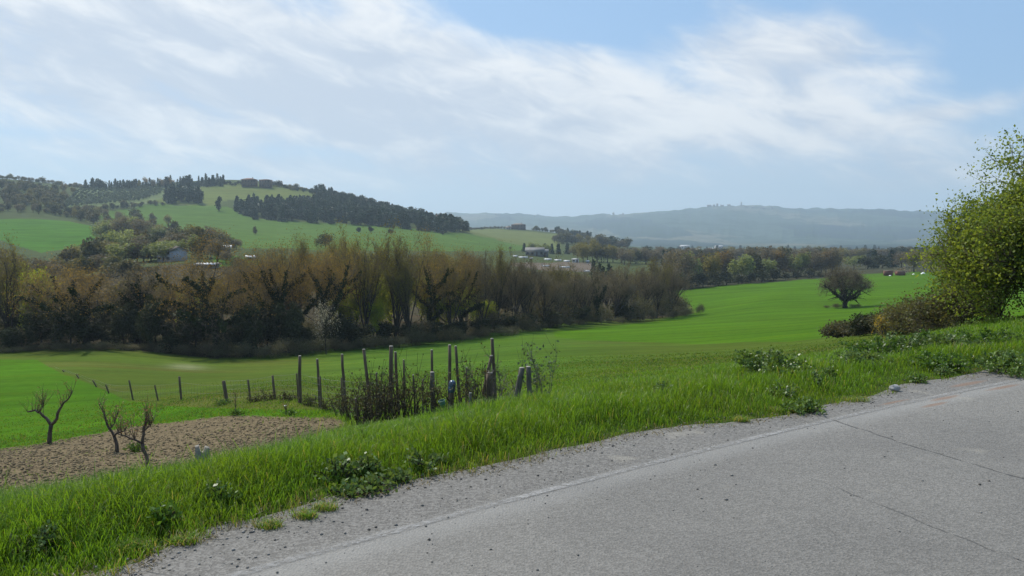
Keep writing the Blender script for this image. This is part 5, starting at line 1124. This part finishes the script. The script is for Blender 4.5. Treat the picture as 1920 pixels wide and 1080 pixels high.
# dead bramble canes round the posts
L_DEAD = leafmat('withered_leaves', (.10, .085, .05), (.06, .07, .03), .2, .8, .1, .2)
def canes(name, px, Y, w_, h_, n, label, seed, group=None, leaves=500, up=1.0, mat=None, th=.006, cat='shrub', branch=4, white=False):
    g = rg(seed); q = P(px, 440, Y); z = zat(q[0], q[1]); e = bpy.data.objects.new(name, None); COL.objects.link(e); e.location = (q[0], q[1], z); tag(e, label, cat, group); mb = MB(); tips = []
    for i in range(n):
        a = g.random() * 6.283; rr = g.random() * w_ * .35; s_ = np.array([rr * math.cos(a), rr * math.sin(a) * .5, -.05]); d = unit(np.array([math.cos(a) * .35, math.sin(a) * .35, up])); L = h_ * g.uniform(.55, 1.1); pl = [s_]
        for k in range(6): d = unit(d + g.normal(0, .13, 3)); pl.append(pl[-1] + d * L / 6)
        mb.tube(pl, [th * (1.4 - .18 * k) for k in range(7)], 4, False)
        for j in range(branch):
            k = g.integers(2, 6); dd_ = unit(d * .6 + g.normal(0, .6, 3)); s2 = pl[k]; l2 = L * g.uniform(.12, .32); p2 = [s2, s2 + dd_ * l2 * .5, s2 + dd_ * l2 + np.array([0, 0, l2 * .2])]; mb.tube(p2, [th * .7, th * .5, th * .3], 3, False); tips += [p2[1], p2[2]]
        tips += pl[2:]
    link('canes', mb.mesh('canes', M_BARK if not white else M_POSTG), e); T_ = np.array(tips); C = T_[g.integers(0, len(T_), leaves)] + g.normal(0, .035, (leaves, 3)); V, F_ = quads(g, C, .035); link('withered_foliage', mesh_np('withered_foliage', V, F_, mat or L_DEAD), e)
CG = 'dead bramble canes among the old posts'
for i, (px, Y, w_, h_, n) in enumerate(((655, 21, .5, .75, 16), (672, 18, .45, .75, 20), (690, 18.5, .5, .95, 22), (712, 18, .5, .9, 24), (733, 18, .5, .9, 26), (757, 18.5, .3, 1.15, 18), (776, 18, .4, .8, 16), (800, 17.5, .4, .7, 16), (826, 17.2, .4, .6, 14), (868, 17, .5, .65, 14), (890, 16.5, .5, .75, 16), (640, 23, .5, .6, 14), (705, 19.5, .5, 1.05, 18), (685, 17.6, .3, .6, 14), (720, 17.4, .4, .7, 16))):
    canes('dead_bramble', px, Y, w_ * 1.3, h_ * 1.35, int(n * .8), 'tangle of dark dead bramble canes between the old posts', 200 + i, CG, 200, 3.0, th=.007)
canes('thorny_shrub', 925, 16.4, 1.1, 1.35, 20, 'bare thorny shrub spreading round the tallest post', 230, None, 160, .8, None, .006, branch=12, white=True)
canes('thorny_shrub', 1022, 15.2, .55, 1.15, 9, 'slender bare shrub standing right of the inverted-V posts', 231, None, 220, 1.2, L_OLV, .005, branch=9, white=True)
for i, (px, Y, h_) in enumerate(((470, 29, .35), (500, 29, .4), (535, 28, .4), (575, 26.5, .4), (610, 25, .45))): canes('dry_weed', px, Y, .7, h_, 22, 'dry brown weed clump at the foot of the netting', 240 + i, 'dry weeds along the netting', 300, .8, None, .004)

# ------------------------------------------------------------------ big bush at the right edge, with its smaller neighbours
def bigbush(name, px, Y, top, wm, label, seed, nl, leaves, lsz, mats, cat='bush', nn=(8, 6), lean=(0, 0)):
    g = rg(seed); p = P(px, top, Y); z = zat(p[0], p[1]); H = p[2] - z
    B = skeleton(g, H, .04, .55, nl, nn[0], nn[1], .35, .013, lens=(.85, .5, .45), wander=.14, lean=lean)
    e = bpy.data.objects.new(name, None); COL.objects.link(e); e.location = (p[0], p[1], z - .05); tag(e, label, cat)
    sx = wm / (H * 1.15)
    Bs = [(b * np.array([sx, sx, 1]), r, lv) for b, r, lv in B]
    link('branches', wood_mesh('branches', Bs, M_BARKD, 3), e)
    V, Ft_, tips = sprays(g, Bs, (2, 3), 5, .32, .012); C = tips[g.integers(0, len(tips), leaves)] + g.normal(0, .10, (leaves, 3)); C = C[C[:, 2] > .05]
    Vq, Fq_ = quads(g, C, lsz, 1.5); link('twigs', mesh_np('twigs', V, Ft_, M_TWIG), e); link('foliage', mesh_np('foliage', Vq, Fq_, mats), e)
bigbush('spring_bush', 2045, 18.5, 325, 4.6, 'big bush with fresh yellow-green leaves cut by the right picture edge', 601, 30, 105000, .042, L_BUSH)
bigbush('spring_bush', 1945, 17.6, 425, 2.2, 'lower yellow-green bush in front of the big one at the picture edge', 602, 22, 36000, .040, L_BUSH)
bigbush('spring_bush', 1885, 19.5, 415, 2.0, 'leafy shoulder bush on the field side of the big bush', 603, 20, 26000, .040, L_BUSH, nn=(7, 5))
L_BRN = leafmat('brownish_scrub', (.13, .13, .055), (.085, .09, .034), .35, .6, .15, .2)
bigbush('scrub_bush', 1800, 23, 545, 1.4, 'brownish half-bare scrub bush leaning out left of the big bush', 604, 14, 5000, .05, L_BRN, nn=(6, 5))
bigbush('scrub_bush', 1716, 34, 582, 2.2, 'olive-brown scrub bush behind the yellow gorse', 605, 14, 5000, .06, L_BRN, nn=(6, 5))
bigbush('scrub_bush', 1765, 30, 566, 1.8, 'thin grey-brown scrub between the field and the big bush', 606, 14, 4000, .05, L_BRN, nn=(6, 5))
for i, (px, Y, top, w_, m_, lb) in enumerate(((1575, 56, 616, 1.8, L_SCRUB, 'lowest dark bramble at the tip of the hedge spit'), (1605, 54, 612, 2.2, L_SCRUB, 'low brown bramble second from the tip of the hedge spit'), (1640, 50, 600, 2.0, L_DARK, 'dark bramble below the yellow gorse'), (1672, 48, 594, 2.4, L_SCRUB, 'brown bramble right of the yellow gorse'), (1705, 46, 590, 2.4, L_SCRUB, 'tallest brown bramble of the hedge spit'), (1735, 44, 584, 2.4, L_SCRUB, 'bramble where the hedge spit meets the weedy bank'))):
    bigbush('bramble_bush', px, Y, top, w_, lb, 620 + i, 14, 3500, .09, m_, nn=(5, 4))
bigbush('gorse_bush', 1655, 43, 600, .45, 'small gorse bush with orange-yellow flowers in the brown hedge spit', 640, 10, 700, .05, L_GORSE, nn=(4, 4))
# withered stalks and litter in the ragged strip between asphalt and grass
g = rg(77); x, y, r = cand(60000, 3.5, 18, g, .62); D, S = road_d(x, y); e = D - edge_off(S); k = (np.abs(e - .05 - .1 * vnoise(S * 3, 0 * S, 71)) < .09 * (1 + 1.2 * (vnoise(S * 1.3, 0 * S, 72) + .3))) & (g.random(len(x)) < .75)
x, y, D, S = x[k], y[k], D[k], S[k]; n = len(x); z = np.maximum(Hgt(x, y), np.where(D < .85, ROADZ + .002, -99))
V, q, t, at = blades(g, x, y, z, .012 + .03 * g.random(n) ** 2, np.full(n, .006), 3.2, .55 + .45 * g.random(n))
tag(link('edge_litter', mesh_np('edge_litter', V, [q, t], grassmat('litter_blades', (.07, .07, .02), (.13, .13, .035), (.17, .12, .065)), True, at)), 'withered stalks and litter along the ragged asphalt edge', 'litter', kind='stuff')

# ------------------------------------------------------------------ haze
HB = 9150.0; ztop = 420.0; zbot = float(gz.min()) - 1.5
me = MB().box((0, 0, (ztop + zbot) / 2), (2 * HB, 2 * HB, ztop - zbot)).mesh('haze', None)
hm, T = new_mat('haze_air')
v = T.n('ShaderNodeVolumePrincipled', ins={'Color': (.68, .87, 1.0, 1), 'Density': HAZE_D, 'Anisotropy': .3})
T.n('ShaderNodeOutputMaterial', ins={1: v.outputs[0]}); me.materials.append(hm)
hz = tag(link('haze', me), kind='stuff')
